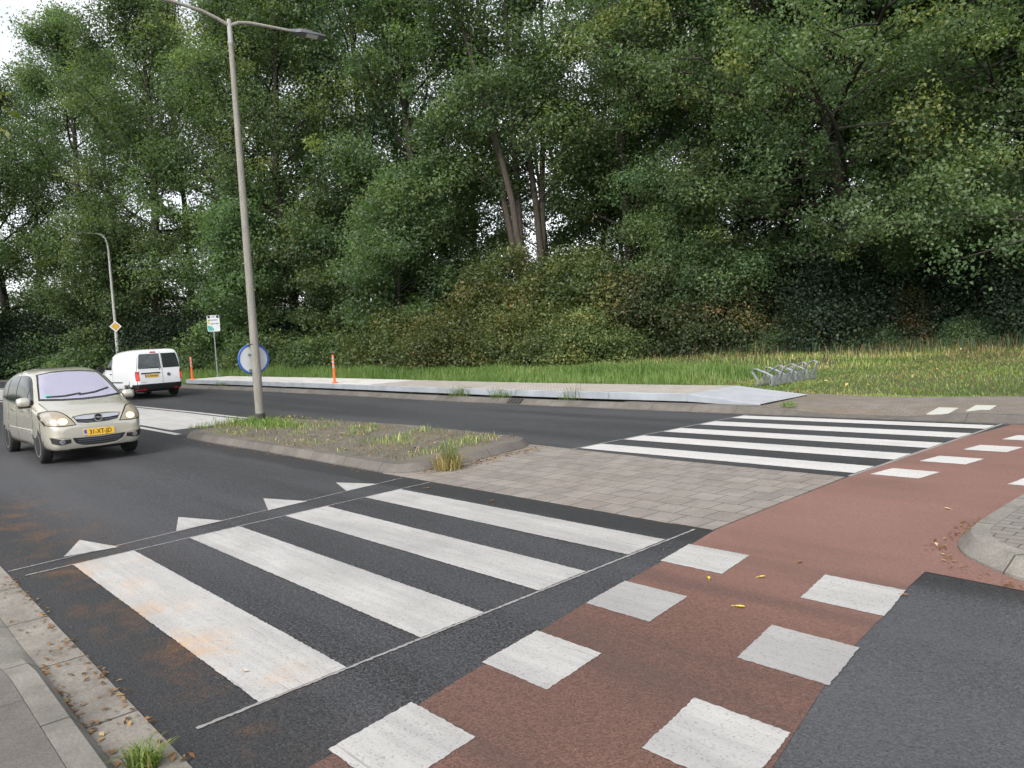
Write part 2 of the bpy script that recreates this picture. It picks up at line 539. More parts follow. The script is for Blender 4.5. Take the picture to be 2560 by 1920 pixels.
M['lampglass'] = plain('lamp_glass', (.62, .64, .66), .25)
M['darkpole'] = mat_bark('grey_pole', (.26, .26, .25), (.40, .40, .385))
M['sticker'] = plain('green_sticker', (.10, .42, .33), .5)
M['rustsoil'] = plain('sandy_soil', (.16, .13, .095), .95, noise=.4, nscale=8, bump=.5)


# ------------------------------------------------------------------ mesh helpers
class MB:
    """collects geometry for ONE mesh object"""
    def __init__(self):
        self.v, self.f, self.mi, self.uv = [], [], [], {}

    def add(self, vs, fs, mi=0):
        o = len(self.v)
        self.v.extend([tuple(p) for p in vs])
        for f in fs:
            self.f.append(tuple(i + o for i in f))
            self.mi.append(mi)
        return self

    def box(self, c, s, mi=0, rz=0.0, rx=0.0, ry=0.0):
        m = Matrix.Translation(c) @ Matrix.Rotation(rz, 4, 'Z') @ Matrix.Rotation(ry, 4, 'Y') @ Matrix.Rotation(rx, 4, 'X')
        vs = [m @ Vector((x * s[0] / 2, y * s[1] / 2, z * s[2] / 2)) for x in (-1, 1) for y in (-1, 1) for z in (-1, 1)]
        return self.add(vs, [(0, 1, 3, 2), (4, 6, 7, 5), (0, 4, 5, 1), (2, 3, 7, 6), (0, 2, 6, 4), (1, 5, 7, 3)], mi)

    def tube(self, pts, rad, n=10, mi=0, cap=True):
        pts = [Vector(p) for p in pts]
        if not hasattr(rad, '__len__'):
            rad = [rad] * len(pts)
        vs, fs = [], []
        prev = None
        for i, p in enumerate(pts):
            d = (pts[min(i + 1, len(pts) - 1)] - pts[max(i - 1, 0)]).normalized()
            if prev is None:
                a = d.orthogonal().normalized()
            else:
                a = (prev - d * prev.dot(d)).normalized()
            prev = a
            b = d.cross(a)
            for k in range(n):
                t = 2 * math.pi * k / n
                vs.append(p + (a * math.cos(t) + b * math.sin(t)) * rad[i])
        for i in range(len(pts) - 1):
            for k in range(n):
                k2 = (k + 1) % n
                fs.append((i * n + k, i * n + k2, (i + 1) * n + k2, (i + 1) * n + k))
        if cap:
            fs.append(tuple(range(n - 1, -1, -1)))
            fs.append(tuple((len(pts) - 1) * n + k for k in range(n)))
        return self.add(vs, fs, mi)

    def lathe(self, prof, n=24, axis='Z', c=(0, 0, 0), mi=0):
        """prof: (radius, height) pairs round the axis"""
        vs, fs = [], []
        for r, h in prof:
            for k in range(n):
                t = 2 * math.pi * k / n
                x, y = r * math.cos(t), r * math.sin(t)
                p = (x, y, h) if axis == 'Z' else ((x, h, y) if axis == 'Y' else (h, x, y))
                vs.append((p[0] + c[0], p[1] + c[1], p[2] + c[2]))
        for i in range(len(prof) - 1):
            for k in range(n):
                k2 = (k + 1) % n
                fs.append((i * n + k, i * n + k2, (i + 1) * n + k2, (i + 1) * n + k))
        fs.append(tuple(range(n - 1, -1, -1)))
        fs.append(tuple((len(prof) - 1) * n + k for k in range(n)))
        return self.add(vs, fs, mi)

    def prism(self, poly, z0, z1, mi=0):
        n = len(poly)
        vs = [(x, y, z0) for x, y in poly] + [(x, y, z1) for x, y in poly]
        fs = [tuple(range(n - 1, -1, -1)), tuple(range(n, 2 * n))]
        fs += [(i, (i + 1) % n, n + (i + 1) % n, n + i) for i in range(n)]
        return self.add(vs, fs, mi)

    def xform(self, m):
        self.v = [tuple(m @ Vector(p)) for p in self.v]
        return self

    def build(self, name, mats, parent=None, smooth=False, bevel=0.0, fix=True):
        me = bpy.data.meshes.new(name)
        me.from_pydata(self.v, [], self.f)
        if not isinstance(mats, (list, tuple)):
            mats = [mats]
        for m in mats:
            me.materials.append(m)
        if len(mats) > 1:
            me.polygons.foreach_set('material_index', self.mi)
        if fix or bevel:
            bm = bmesh.new()
            bm.from_mesh(me)
            if fix:
                bmesh.ops.recalc_face_normals(bm, faces=bm.faces)
            if bevel:
                bmesh.ops.bevel(bm, geom=[e for e in bm.edges if len(e.link_faces) == 2 and e.calc_face_angle(0) > .6], offset=bevel, segments=2, affect='EDGES', profile=.7)
            bm.to_mesh(me)
            bm.free()
        if smooth:
            me.polygons.foreach_set('use_smooth', [True] * len(me.polygons))
            me.set_sharp_from_angle(angle=R(40))
        o = bpy.data.objects.new(name, me)
        COL.objects.link(o)
        if parent:
            o.parent = parent
        return o


def tag(o, label=None, cat=None, group=None, kind=None):
    for k, v in (('label', label), ('category', cat), ('group', group), ('kind', kind)):
        if v:
            o[k] = v
    return o


def thing(name, loc, label, cat, rz=0.0, group=None):
    o = bpy.data.objects.new(name, None)
    o.empty_display_size = .2
    COL.objects.link(o)
    o.location = loc
    o.rotation_euler = (0, 0, rz)
    return tag(o, label, cat, group)


def copy_tree(o, parent=None):
    c = o.copy()
    COL.objects.link(c)
    if parent:
        c.parent = parent
    for ch in list(o.children):
        copy_tree(ch, c)
    return c


def np_mesh(name, V, F, mats, tint=None, smooth=False):
    """mesh straight from numpy arrays; F is (n,k)"""
    me = bpy.data.meshes.new(name)
    n, k = F.shape
    me.vertices.add(len(V))
    me.vertices.foreach_set('co', np.ascontiguousarray(V, dtype=np.float32).ravel())
    me.loops.add(n * k)
    me.loops.foreach_set('vertex_index', np.ascontiguousarray(F, dtype=np.int32).ravel())
    me.polygons.add(n)
    me.polygons.foreach_set('loop_start', np.arange(0, n * k, k, dtype=np.int32))
    me.polygons.foreach_set('loop_total', np.full(n, k, dtype=np.int32))
    if smooth:
        me.polygons.foreach_set('use_smooth', np.ones(n, dtype=bool))
    if tint is not None:
        a = me.attributes.new('tint', 'FLOAT', 'POINT')
        a.data.foreach_set('value', np.ascontiguousarray(tint, dtype=np.float32))
    for m in (mats if isinstance(mats, (list, tuple)) else [mats]):
        me.materials.append(m)
    me.update(calc_edges=True)
    return me


def link_mesh(name, me, parent=None, loc=None):
    o = bpy.data.objects.new(name, me)
    COL.objects.link(o)
    if parent:
        o.parent = parent
    if loc:
        o.location = loc
    return o


# ------------------------------------------------------------------ the lie of the land
def gz(x):
    """height of the carriageway: level at the crossing, climbing gently away to the left"""
    s = max(0.0, -x - 8.0)
    if s < 14:
        return s * s / 2 * (.022 / 14)
    if s < 60:
        return .154 + (s - 14) * .022
    return .154 + 46 * .022 + (s - 60) * .006


FX = [-400, -110, -90, -75, -57, -47, -40, -36, -32.6, -29, -25, -21, -15, -11, 60, 400]
FY = [-190, -14, -4.5, 1.8, 7.7, 9.6, 10.6, 11.05, 11.45, 11.9, 12.3, 12.6, 12.82, 12.86, 12.86, 12.86]


def yF(x):      # far edge of the asphalt
    return float(np.interp(x, FX, FY))


def yN(x):      # near edge of the asphalt
    return 1.0 + min(0.0, (yF(x) - 12.86) * 1.05)


def H(x, y):
    """ground height off the carriageway"""
    g = gz(x)
    d = y - yF(x)
    if d < .3:
        if y < yN(x):
            return g + .0
        return g - .08
    t = min(1.0, (d - .3) / .3)
    z = g - .08 + .16 * t
    if d > 3:
        z += .018 * min(d - 3, 25)
        z += .05 * math.sin(x * .7 + y * .9) * min(1, (d - 3) / 4) * .6
    return z


def strip(name, xs, prof, mat, uvm=True, kind='structure', parent=None, smooth=True):
    """sheet along the road: prof(x) gives the (y,z) points across it"""
    vs, fs, uv = [], [], []
    k = None
    for x in xs:
        p = prof(x)
        k = len(p)
        acc = 0
        for j, (y, z) in enumerate(p):
            if j:
                acc += math.hypot(y - p[j - 1][0], z - p[j - 1][1])
            vs.append((x, y, z))
            uv.append((x, acc))
    for i in range(len(xs) - 1):
        for j in range(k - 1):
            fs.append((i * k + j, (i + 1) * k + j, (i + 1) * k + j + 1, i * k + j + 1))
    me = bpy.data.meshes.new(name)
    me.from_pydata(vs, [], fs)
    me.materials.append(mat)
    ul = me.uv_layers.new(name='UVMap')
    for l in me.loops:
        ul.data[l.index].uv = uv[l.vertex_index]
    bm = bmesh.new()
    bm.from_mesh(me)
    bmesh.ops.recalc_face_normals(bm, faces=bm.faces)
    if sum(f.normal.z for f in bm.faces) < 0:
        bmesh.ops.reverse_faces(bm, faces=bm.faces)
    bm.to_mesh(me)
    bm.free()
    if smooth:
        me.polygons.foreach_set('use_smooth', [True] * len(me.polygons))
        me.set_sharp_from_angle(angle=R(30))
    o = link_mesh(name, me, parent)
    if kind:
        o['kind'] = kind
    return o


def edge_jitter(poly, step, amp, rnd):
    """polygon with its edges cut into short pieces and roughened, the way screeded paint ends"""
    out = []
    n = len(poly)
    for i in range(n):
        a, b = Vector(poly[i]), Vector(poly[(i + 1) % n])
        d = b - a
        L = d.length
        m = max(1, int(L / step))
        nn = Vector((-d.y, d.x)) / L
        for q in range(m):
            p = a + d * (q / m)
            if q:
                p = p + nn * rnd.uniform(-amp, amp)
            out.append((p.x, p.y))
    return out


def sheet(name, poly, dz, mat, parent=None, jit=0.0, kind=None, thick=0):
    """thin flat layer lying on the carriageway"""
    rnd = random.Random(sum(ord(c) for c in name) + int(poly[0][0] * 100))
    pl = edge_jitter(poly, .018, jit, rnd) if jit else poly
    bm = bmesh.new()
    f = bm.faces.new([bm.verts.new((x, y, gz(x) + dz)) for x, y in pl])
    f.normal_update()
    if f.normal.z < 0:
        f.normal_flip()
    if thick:
        low = list(bm.verts)
        e = bmesh.ops.extrude_face_region(bm, geom=[f])
        for v in low:
            v.co.z -= thick
    bmesh.ops.triangulate(bm, faces=[q for q in bm.faces if len(q.verts) > 4])
    me = bpy.data.meshes.new(name)
    bm.to_mesh(me)
    bm.free()
    me.materials.append(mat)
    o = link_mesh(name, me, parent)
    if kind:
        o['kind'] = kind
    return o


# ------------------------------------------------------------------ ground, road, paths
xs_t = sorted(set([-900, -500, -300, -200, -150, -130] + list(np.arange(-110, 30.01, 1.0)) + [40, 60, 100, 200, 500, 900]))


def terr(x):
    f, n = yF(x), yN(x)
    ys = [n - 800, n - 300, n - 100, n - 40, n - 15, n - 5, n - 2.6]
    out = [(y, gz(x) - .12) for y in ys]
    out += [(n + .2, gz(x) - .12), (f - .3, gz(x) - .12)]
    for d in (.35, .62, 1.2, 2.0, 3.0, 4, 5, 6.5, 8, 10, 12, 15, 18, 22, 27, 35, 50, 80, 150, 400, 1200):
        out.append((f + d, H(x, f + d) - .02))
    return out


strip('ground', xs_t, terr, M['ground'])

xs_r = sorted(set(list(np.arange(-140, -60, 4.0)) + list(np.arange(-60, -8, 1.0)) + list(np.arange(-8, 40.1, 2.0))))
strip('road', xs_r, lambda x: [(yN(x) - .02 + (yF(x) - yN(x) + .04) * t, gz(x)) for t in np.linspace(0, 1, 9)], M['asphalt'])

# red cycle path: left edge follows the left corners of the blocks, right edge widens at the refuge
L_EDGE = [(-2.83, 1.02), (-2.90, 1.45), (-2.98, 1.95), (-3.09, 2.5), (-3.27, 3.45), (-3.41, 4.43), (-3.59, 5.44), (-3.62, 6.5), (-3.64, 8.0), (-3.64, 9.2), (-3.62, 10.1), (-3.5, 11.5), (-3.34, 12.82)]
R_EDGE = [(-1.36, 1.02), (-1.50, 2.6), (-1.665, 3.39), (-1.745, 3.88), (-1.80, 4.41), (-1.87, 4.94), (-1.90, 5.30), (-1.0, 5.24), (-1.0, 8.3), (-2.02, 8.35), (-1.9, 9.2), (-1.75, 10.6), (-1.5, 12.82)]
sheet('cycle_path', L_EDGE + R_EDGE[::-1], .003, M['red'], kind='structure')
# paving of the refuge between the two crossings
sheet('refuge_paving', [(-8.75, 5.46), (-3.60, 5.40), (-3.63, 6.6), (-3.655, 8.02), (-6.0, 8.04), (-8.9, 8.22)], .010, M['refuge'], kind='structure', thick=.008)

# near side: gutter, kerb (dropped at the left, raised at the right), slabs
xs_n = list(np.arange(-40, 12.01, .25))


def kh(x):
    return float(np.interp(x, [-40, -5.35, -4.75, 12], [.018, .018, .085, .085]))


strip('gutter', xs_n, lambda x: [(yN(x) - .235, gz(x) - .03), (yN(x) - .235, gz(x) + .006), (yN(x) + .004, gz(x) + .006), (yN(x) + .004, gz(x) - .03)], M['gutter'])
strip('kerb', xs_n, lambda x: [(yN(x) - .40, gz(x) - .03), (yN(x) - .40, gz(x) + kh(x)), (yN(x) - .285, gz(x) + kh(x)), (yN(x) - .238, gz(x) + kh(x) * .35), (yN(x) - .238, gz(x) - .03)], M['kerb_new'])
strip('pavement', xs_n, lambda x: [(yN(x) - 4.2, gz(x) + kh(x) - .004), (yN(x) - .403, gz(x) + kh(x) - .004), (yN(x) - .403, gz(x) - .03)], M['footway'])

# far side kerb: sloped stones, dropped at the crossing, with a paved path behind it
xs_f = list(np.arange(-60, 14.01, .25))


def kf(x):
    return float(np.interp(x, [-60, -7.6, -6.3, -4.7, -4.2, 14], [.12, .12, .025, .025, .11, .11]))


strip('far_kerb', xs_f, lambda x: [(yF(x) + .001, gz(x) - .05), (yF(x) + .001, gz(x) + .012), (yF(x) + .06, gz(x) + .012), (yF(x) + .20, gz(x) + kf(x)), (yF(x) + .34, gz(x) + kf(x)), (yF(x) + .34, gz(x) - .05)], M['kerb'])
strip('far_path', list(np.arange(-11, 14.01, .5)), lambda x: [(yF(x) + .342, gz(x) + kf(x) - .03), (yF(x) + .342, gz(x) + kf(x) - .004), (yF(x) + .9, gz(x) + .10), (yF(x) + 2.2 + .35 * math.sin(x * .9), gz(x) + .115), (yF(x) + 2.75 + .25 * math.sin(x * 1.3), gz(x) + .117), (yF(x) + 3.3, gz(x) + .03)], M['farpath'])


def rounded(poly, r, n=5):
    out = []
    m = len(poly)
    for i in range(m):
        a, b, c = Vector(poly[i - 1]), Vector(poly[i]), Vector(poly[(i + 1) % m])
        rr = min(r, (a - b).length * .45, (c - b).length * .45)
        p, q = b + (a - b).normalized() * rr, b + (c - b).normalized() * rr
        for k in range(n + 1):
            t = k / n
            w = p * (1 - t) ** 2 + b * 2 * t * (1 - t) + q * t * t
            out.append((w.x, w.y))
    return out


def inset(poly, d):
    n = len(poly)
    area = sum(poly[i][0] * poly[(i + 1) % n][1] - poly[(i + 1) % n][0] * poly[i][1] for i in range(n))
    sg = 1 if area > 0 else -1
    out = []
    for i in range(n):
        a, b, c = Vector(poly[i - 1]), Vector(poly[i]), Vector(poly[(i + 1) % n])
        t = ((b - a).normalized() + (c - b).normalized())
        t = t.normalized() if t.length > 1e-6 else (c - b).normalized()
        nn = Vector((-t.y, t.x)) * sg
        out.append((b.x + nn.x * d, b.y + nn.y * d))
    return out


def dense(poly, step):
    out = []
    n = len(poly)
    for i in range(n):
        a, b = Vector(poly[i]), Vector(poly[(i + 1) % n])
        m = max(1, int((b - a).length / step))
        out += [tuple(a + (b - a) * (k / m)) for k in range(m)]
    return out


def island(name, poly, mat_k, mat_p, h=.12):
    base = dense(rounded(poly, .55), .5)
    rings = [(0, -.03), (0, .02), (.085, h), (.20, h), (.20, h - .04)]
    vs, fs, uv = [], [], []
    n = len(base)
    us = [0]
    for i in range(n):
        us.append(us[-1] + (Vector(base[(i + 1) % n]) - Vector(base[i])).length)
    us = [u * (round(us[-1]) / us[-1]) for u in us]
    for d, z in rings:
        r = inset(base, d) if d else base
        for i in range(n + 1):
            x, y = r[i % n]
            vs.append((x, y, gz(x) + z))
            uv.append((us[i], d))
    for j in range(len(rings) - 1):
        for i in range(n):
            a = j * (n + 1) + i
            fs.append((a, a + 1, a + n + 2, a + n + 1))
    me = bpy.data.meshes.new('island_kerb')
    me.from_pydata(vs, [], fs)
    me.materials.append(mat_k)
    ul = me.uv_layers.new(name='UVMap')
    for l in me.loops:
        ul.data[l.index].uv = uv[l.vertex_index]
    k = link_mesh('island_kerb', me)
    k['kind'] = 'structure'
    me.polygons.foreach_set('use_smooth', [True] * len(me.polygons))
    me.set_sharp_from_angle(angle=R(28))
    inner = inset(base, .20)
    bm = bmesh.new()
    f = bm.faces.new([bm.verts.new((x, y, gz(x) + h - .006)) for x, y in inner])
    f.normal_update()
    if f.normal.z < 0:
        f.normal_flip()
    bmesh.ops.triangulate(bm, faces=bm.faces)
    me = bpy.data.meshes.new(name)
    bm.to_mesh(me)
    bm.free()
    me.materials.append(mat_p)
    o = link_mesh(name, me)
    o['kind'] = 'structure'
    return inner


ISL = [(-16.4, 5.40), (-12.0, 5.52), (-8.35, 5.47), (-8.28, 6.5), (-8.62, 8.28), (-12.4, 8.52), (-15.1, 8.22), (-17.6, 7.75)]
island('traffic_island', ISL, M['kerb'], M['island'])
ISR = [(6.0, 5.30), (-1.30, 5.34), (-1.97, 5.90), (-1.98, 7.0), (-1.95, 8.15), (6, 8.3)]
island('side_island', ISR, M['kerb_new'], M['clinker'])

# ------------------------------------------------------------------ road markings
z1 = .006
zn = thing('zebra_crossing', (0, 0, 0), 'worn near zebra crossing of four wide grey-white stripes, rust stains on its first stripe', 'zebra crossing')
lA = lambda y: -7.264 - .062 * y
lB = lambda y: -3.543 - .041 * y
for k in range(4):
    y0, y1 = 1.45 + k, 1.95 + k
    s = sheet('stripe', [(lA(y0), y0), (lB(y0), y0), (lB(y1), y1), (lA(y1), y1)], z1, M['mark'], zn, .004)
    if k == 0:
        s['label'] = 'stripe nearest the gutter with orange rust stains'
zf = thing('zebra_crossing', (0, 0, 0), 'clean far zebra crossing of five long white stripes before the bus platform', 'zebra crossing')
lC = lambda y: -8.064 + .036 * y
lD = lambda y: -3.968 + .036 * y
for k in range(5):
    y0, y1 = 8.29 + k * .985, 8.77 + k * .985
    if k == 4:
        y1 -= .08
    sheet('stripe', [(lC(y0), y0), (lD(y0), y0), (lD(y1), y1), (lC(y1), y1)], z1, M['mark_new'], zf, .004)
for y0, y1, m in ((1.05, 5.45, 'near'),):
    for nm, ps in (('a', [(lA(y0) - .02, 1.1), (lA(5.45) - .02, 5.45)]), ('b', [(-7.63, 1.02), (-8.2, 5.4)]), ('c', [(-3.585, 1.14), (-3.74, 5.36)])):
        (xa, ya), (xb, yb) = ps
        sheet('chalk_line', [(xa - .012, ya), (xa + .012, ya), (xb + .011, yb), (xb - .011, yb)], .0045, M['chalk'], zn, .005)
for ps in ([(lC(8.1) - .03, 8.1), (lC(12.8) - .03, 12.8)], [(lD(8.1) + .03, 8.1), (lD(12.86) + .03, 12.86)]):
    (xa, ya), (xb, yb) = ps
    sheet('chalk_line', [(xa - .02, ya), (xa + .02, ya), (xb + .02, yb), (xb - .02, yb)], .0055, M['chalk'], zf, .004)

tri = [((-7.74, 1.46), (-8.33, 1.72), (-7.66, 1.90)), ((-7.82, 2.46), (-8.50, 2.71), (-7.86, 2.95)), ((-7.91, 3.46), (-8.62, 3.72), (-7.97, 3.95)), ((-8.10, 4.53), (-8.73, 4.74), (-8.12, 4.99))]
tl = ['give-way triangle painted nearest the gutter, rust-stained', 'give-way triangle ahead of the gap between first and second stripe', 'give-way triangle ahead of the third stripe', 'give-way triangle painted nearest the traffic island']
for t, l in zip(tri, tl):
    o = sheet('give_way_triangle', list(t), z1, M['mark'], None, .004)
    tag(o, l, 'road marking', 'give-way triangles before the near zebra crossing')

cyc = thing('cycle_crossing', (0, 0, 0), 'two rows of white blocks edging the red cycle path in the foreground', 'road marking')
cfar = thing('cycle_crossing', (0, 0, 0), 'white blocks edging the red cycle path beyond the paved refuge', 'road marking')


def block(n0, e1, m1, e2, m2, w, mat, par):
    n1 = n0 + w
    sheet('block', [(e1 + m1 * n0, n0), (e2 + m2 * n0, n0), (e2 + m2 * n1, n1), (e1 + m1 * n1, n1)], z1, M[mat], par, .004)


for k in range(0, 4):
    block(1.467 + k * (1 + .0 * k), -2.703, -.164, -2.25, -.149, .488, ('mark_grey' if k == 2 else 'mark'), cyc)
for k in range(-1, 3):
    block(2.357 + k, -1.564, -.166, -1.149, -.146, .50, ('mark_grey' if k == 1 else 'mark'), cyc)
for k in range(5):
    block(8.308 + k, -4.722, .146, -4.112, .132, .44, 'mark_new', cfar)
for k in range(4):
    block(8.42 + k, -3.3, .125, -2.75, .125, .44, 'mark_new', cfar)

# white filled area and edge lines at the head of the pole island
xs_w = list(np.arange(-75, -17.3, .5))


def wn_(x):
    return float(np.interp(x, [-75, -57, -46, -34.6, -19.9, -17.2], [yF(-75) - 7.5, yF(-57) - 7.0, 4.55, 5.08, 5.56, 5.62]))


def wf_(x):
    return float(np.interp(x, [-75, -57, -46.3, -26.7, -22, -17.3], [yF(-75) - 4.3, yF(-57) - 3.4, 6.66, 7.24, 7.62, 7.85]))


wa = strip('painted_area', [x for x in xs_w if x < -17.6], lambda x: [(wn_(x) + .16, gz(x) + .006), (wf_(x) - .14, gz(x) + .006)], mat_marking('white_fill', .52, .6, 11.0))
wa2 = thing('edge_line', (0, 0, 0), 'thin white line along the near side of the white painted area', 'road marking')
strip('line', list(np.arange(-75, -16.6, .5)), lambda x: [(wn_(x) - .10 - .02, gz(x) + .006), (wn_(x) + .02, gz(x) + .006)], M['mark_new'], kind=None, parent=wa2)
wa3 = thing('edge_line', (0, 0, 0), 'thin white line along the far side of the white painted area', 'road marking')
strip('line', list(np.arange(-75, -18.2, .5)), lambda x: [(wf_(x) - .02, gz(x) + .006), (wf_(x) + .11, gz(x) + .006)], M['mark_new'], kind=None, parent=wa3)

# two pale tactile tiles in the far path
for x, y, l in ((-4.52, 13.55, 'pale paving tile left of the other, in the far path'), (-4.05, 13.85, 'pale paving tile right of the other, in the far path')):
    t = MB().box((0, 0, 0), (.30, .55, .012)).build('paving_tile', plain('pale_tile', (.42, .42, .38), .8, noise=.1), bevel=.003)
    t.location = (x, y, gz(x) + (.083 if x < -4.3 else .103))
    t.rotation_euler = (R(5), 0, 0)
    tag(t, l, 'paving tile', 'pale tiles in the far path')

# drain grate in the far kerb
dr = thing('drain', (-14.3, yF(-14.3) + .13, gz(-14.3)), 'dark slotted drain opening in the kerb under the bus platform', 'drain')
MB().box((0, 0, .058), (.52, .20, .03), rx=.62).build('frame', M['black'], dr)
for k in range(4):
    MB().box((-.18 + k * .12, -.004, .074), (.05, .19, .012), rx=.62).build('bar', M['kerb'], dr)

# ------------------------------------------------------------------ bus platform
PD = 1.95


def deck_run(name, x0, x1, ztop0, ztop1, mat, parent, side_mat, off=.55):
    xs = list(np.linspace(x0, x1, max(2, int((x1 - x0) / .6) + 1)))
    zt = lambda x: gz(x) + ztop0 + (ztop1 - ztop0) * (x - x0) / (x1 - x0)
    strip(name, xs, lambda x: [(yF(x) + off + .012, zt(x)), (yF(x) + off + PD, zt(x)), (yF(x) + off + PD, gz(x) + .10)], mat, kind=None, parent=parent)
    fz = min(.155, max(.03, ztop1 - .11))
    fb = lambda x: max(gz(x) + .115, zt(x) - .165)
    strip('fascia', xs, lambda x: [(yF(x) + off + .012, zt(x) + .0), (yF(x) + off, zt(x) - .012), (yF(x) + off, fb(x)), (yF(x) + off + .03, fb(x))], side_mat, kind=None, parent=parent)


plat = thing('bus_platform', (0, 0, 0), 'long low temporary bus platform with grey steel fascia and a ramp at its right end', 'bus platform')
TOP = .315
joints = [-34.4, -30.0, -25.4, -21.6]
for a, b in zip(joints[:-1], joints[1:]):
    deck_run('concrete_deck', a + .004, b - .004, TOP, TOP, M['deck_white'], plat, M['galv_light'])
joints = [-21.6, -17.9, -14.7, -11.55, -9.40]
for a, b in zip(joints[:-1], joints[1:]):
    deck_run('ribbed_deck', a + .004, b - .004, TOP, TOP, M['deck'], plat, M['galv_light'])
deck_run('ramp', -9.40, -7.72, TOP, .135, M['grate'], plat, M['galv_light'])
e = MB()
xa = -34.4
e.box((xa - .004, yF(xa) + .55 + PD / 2, gz(xa) + .21), (.012, PD, .20)).build('end_plate', M['galv_light'], plat)
sup = [(-31, 0), (-27, 0), (-23, 0), (-19.5, 0), (-16, 0), (-12.5, 0)]
for x, _ in sup:
    MB().box((x, yF(x) + 1.5, gz(x) + .13), (.12, 1.6, .06)).build('bearer', M['galv'], plat)


def flex_post(x, label):
    t = thing('marker_post', (x, yF(x) + .72, gz(x) + TOP), label, 'marker post', group='orange marker posts on the bus platform')
    MB().lathe([(.11, 0), (.11, .018), (.085, .04), (.05, .055)], 20).build('base', M['orange'], t, True)
    MB().lathe([(.044, .05), (.040, .4), (.040, .96), (.034, .985)], 20).build('tube', M['orange'], t, True)
    for z in (.56, .70, .84):
        MB().lathe([(.0415, z), (.0415, z + .075)], 20).build('reflective_band', M['reflect'], t, True)
    return t


p1 = flex_post(-34.15, 'orange post with grey bands at the far end of the platform beside the van')
p2 = flex_post(-23.7, 'orange post with grey bands halfway along the bus platform')


# ------------------------------------------------------------------ street lamps and signs
def lamp_head(parent, m, name='lamp_head'):
    b = MB()
    prof = [(-.02, .035, .04), (.10, .06, .055), (.20, .15, .06), (.55, .155, .05), (.74, .12, .035), (.76, .10, .02)]
    vs, fs = [], []
    for x, w, h in prof:
        vs += [(x, -w, -h * .5), (x, w, -h * .5), (x, w, h * .35), (x, w * .5, h), (x, -w * .5, h), (x, -w, h * .35)]
    for i in range(len(prof) - 1):
        for k in range(6):
            fs.append((i * 6 + k, i * 6 + (k + 1) % 6, (i + 1) * 6 + (k + 1) % 6, (i + 1) * 6 + k))
    fs.append(tuple(range(5, -1, -1)))
    fs.append(tuple((len(prof) - 1) * 6 + k for k in range(6)))
    b.add(vs, fs)
    b.box((.30, 0, .075), (.3, .03, .04))
    b.xform(m)
    o = b.build(name, M['lampgrey'], parent)
    g = MB().box((.46, 0, -.034), (.26, .20, .012)).xform(m).build('lamp_glass', M['lampglass'], o)
    return o


PX, PY = -16.6, 7.25
pole = thing('street_lamp', (PX, PY, gz(PX) + .11), 'tall weathered concrete street lamp with two arms on the traffic island', 'street lamp')
MB().lathe([(.102, -.05), (.100, .0), (.097, 1.0), (.085, 3.0), (.068, 6.0), (.053, 8.35)], 28).build('pole', M['concrete'], pole, True)
MB().lathe([(.105, .0), (.110, .03), (.108, .16), (.103, .19)], 28).build('base_collar', plain('stained_concrete', (.055, .055, .045), .9, noise=.5, nscale=12), pole, True)
MB().lathe([(.052, 8.33), (.053, 8.36), (.050, 8.75), (.045, 8.86)], 20).build('top_sleeve', M['darkpole'], pole, True)
MB().lathe([(.057, 8.30), (.057, 8.345)], 20).build('ring', M['concrete'], pole, True)
# arms: across the road, rising to left and right
ARM_D = [Vector((-.30, -.954, 0)), Vector((.30, .954, 0))]
for i, d in enumerate(ARM_D):
    if i == 0:
        pts = [(0, 8.72), (.22, 8.84), (.55, 8.98), (1.1, 9.10), (1.75, 9.19)]
    else:
        pts = [(0, 8.72), (.2, 8.81), (.42, 8.83), (.85, 8.80), (1.32, 8.76)]
    P = [Vector((d.x * a, d.y * a, z)) for a, z in pts]
    MB().tube(P, [.042, .04, .037, .034, .032], 12).build('arm', M['concrete'], pole, True)
    az = math.atan2(d.y, d.x)
    sl = math.atan2(pts[-1][1] - pts[-2][1], pts[-1][0] - pts[-2][0])
    lamp_head(pole, Matrix.Translation(P[-1]) @ Matrix.Rotation(az, 4, 'Z') @ Matrix.Rotation(-sl, 4, 'Y'))
pole.rotation_euler = (R(.0), R(.35), 0)

# back of the round sign strapped to the pole; its face looks down the road away from us
rs = thing('round_sign', (PX, PY, gz(PX) + .11), 'round traffic sign with blue rim strapped to the concrete lamp post, seen from behind', 'road sign')
vd = Vector((PX, PY, 0)).normalized()
sa = math.atan2(vd.y, vd.x) + R(17)
sx, sy = .142 * math.cos(sa), .142 * math.sin(sa)
rm = Matrix.Translation((sx, sy, 1.42)) @ Matrix.Rotation(sa, 4, 'Z')
b = MB().lathe([(.30, -.006), (.372, -.002), (.372, .004), (.30, .008)], 48, 'X')
MB().lathe([(.308, -.004), (.308, .006)], 48, 'X').xform(rm).build('plate', M['signback'], rs, True)
ring = MB()
nn = 56
vs, fs = [], []
for r_, x_ in ((.308, -.012), (.338, -.016), (.352, -.006), (.352, .012), (.308, .012)):
    for k in range(nn):
        t = 2 * math.pi * k / nn
        vs.append((x_, r_ * math.cos(t), r_ * math.sin(t)))
for j in range(5):
    for k in range(nn):
        fs.append((j * nn + k, j * nn + (k + 1) % nn, ((j + 1) % 5) * nn + (k + 1) % nn, ((j + 1) % 5) * nn + k))
ring.add(vs, fs).xform(rm).build('rim', M['signblue'], rs, True)
for z in (1.12, 1.17, 1.52, 1.74):
    MB().lathe([(.1015, z), (.1015, z + .022)], 28).build('strap', M['galv'] if z < 1.7 else M['black'], rs, True)
    MB().box((sx * .75, sy * .75, z + .011), (.07, .26, .03), rz=sa).build('bracket', M['galv'], rs)
MB().lathe([(.308, .0065), (.308, .009)], 48, 'X').xform(rm).build('sign_face', M['signblue'], rs, True)

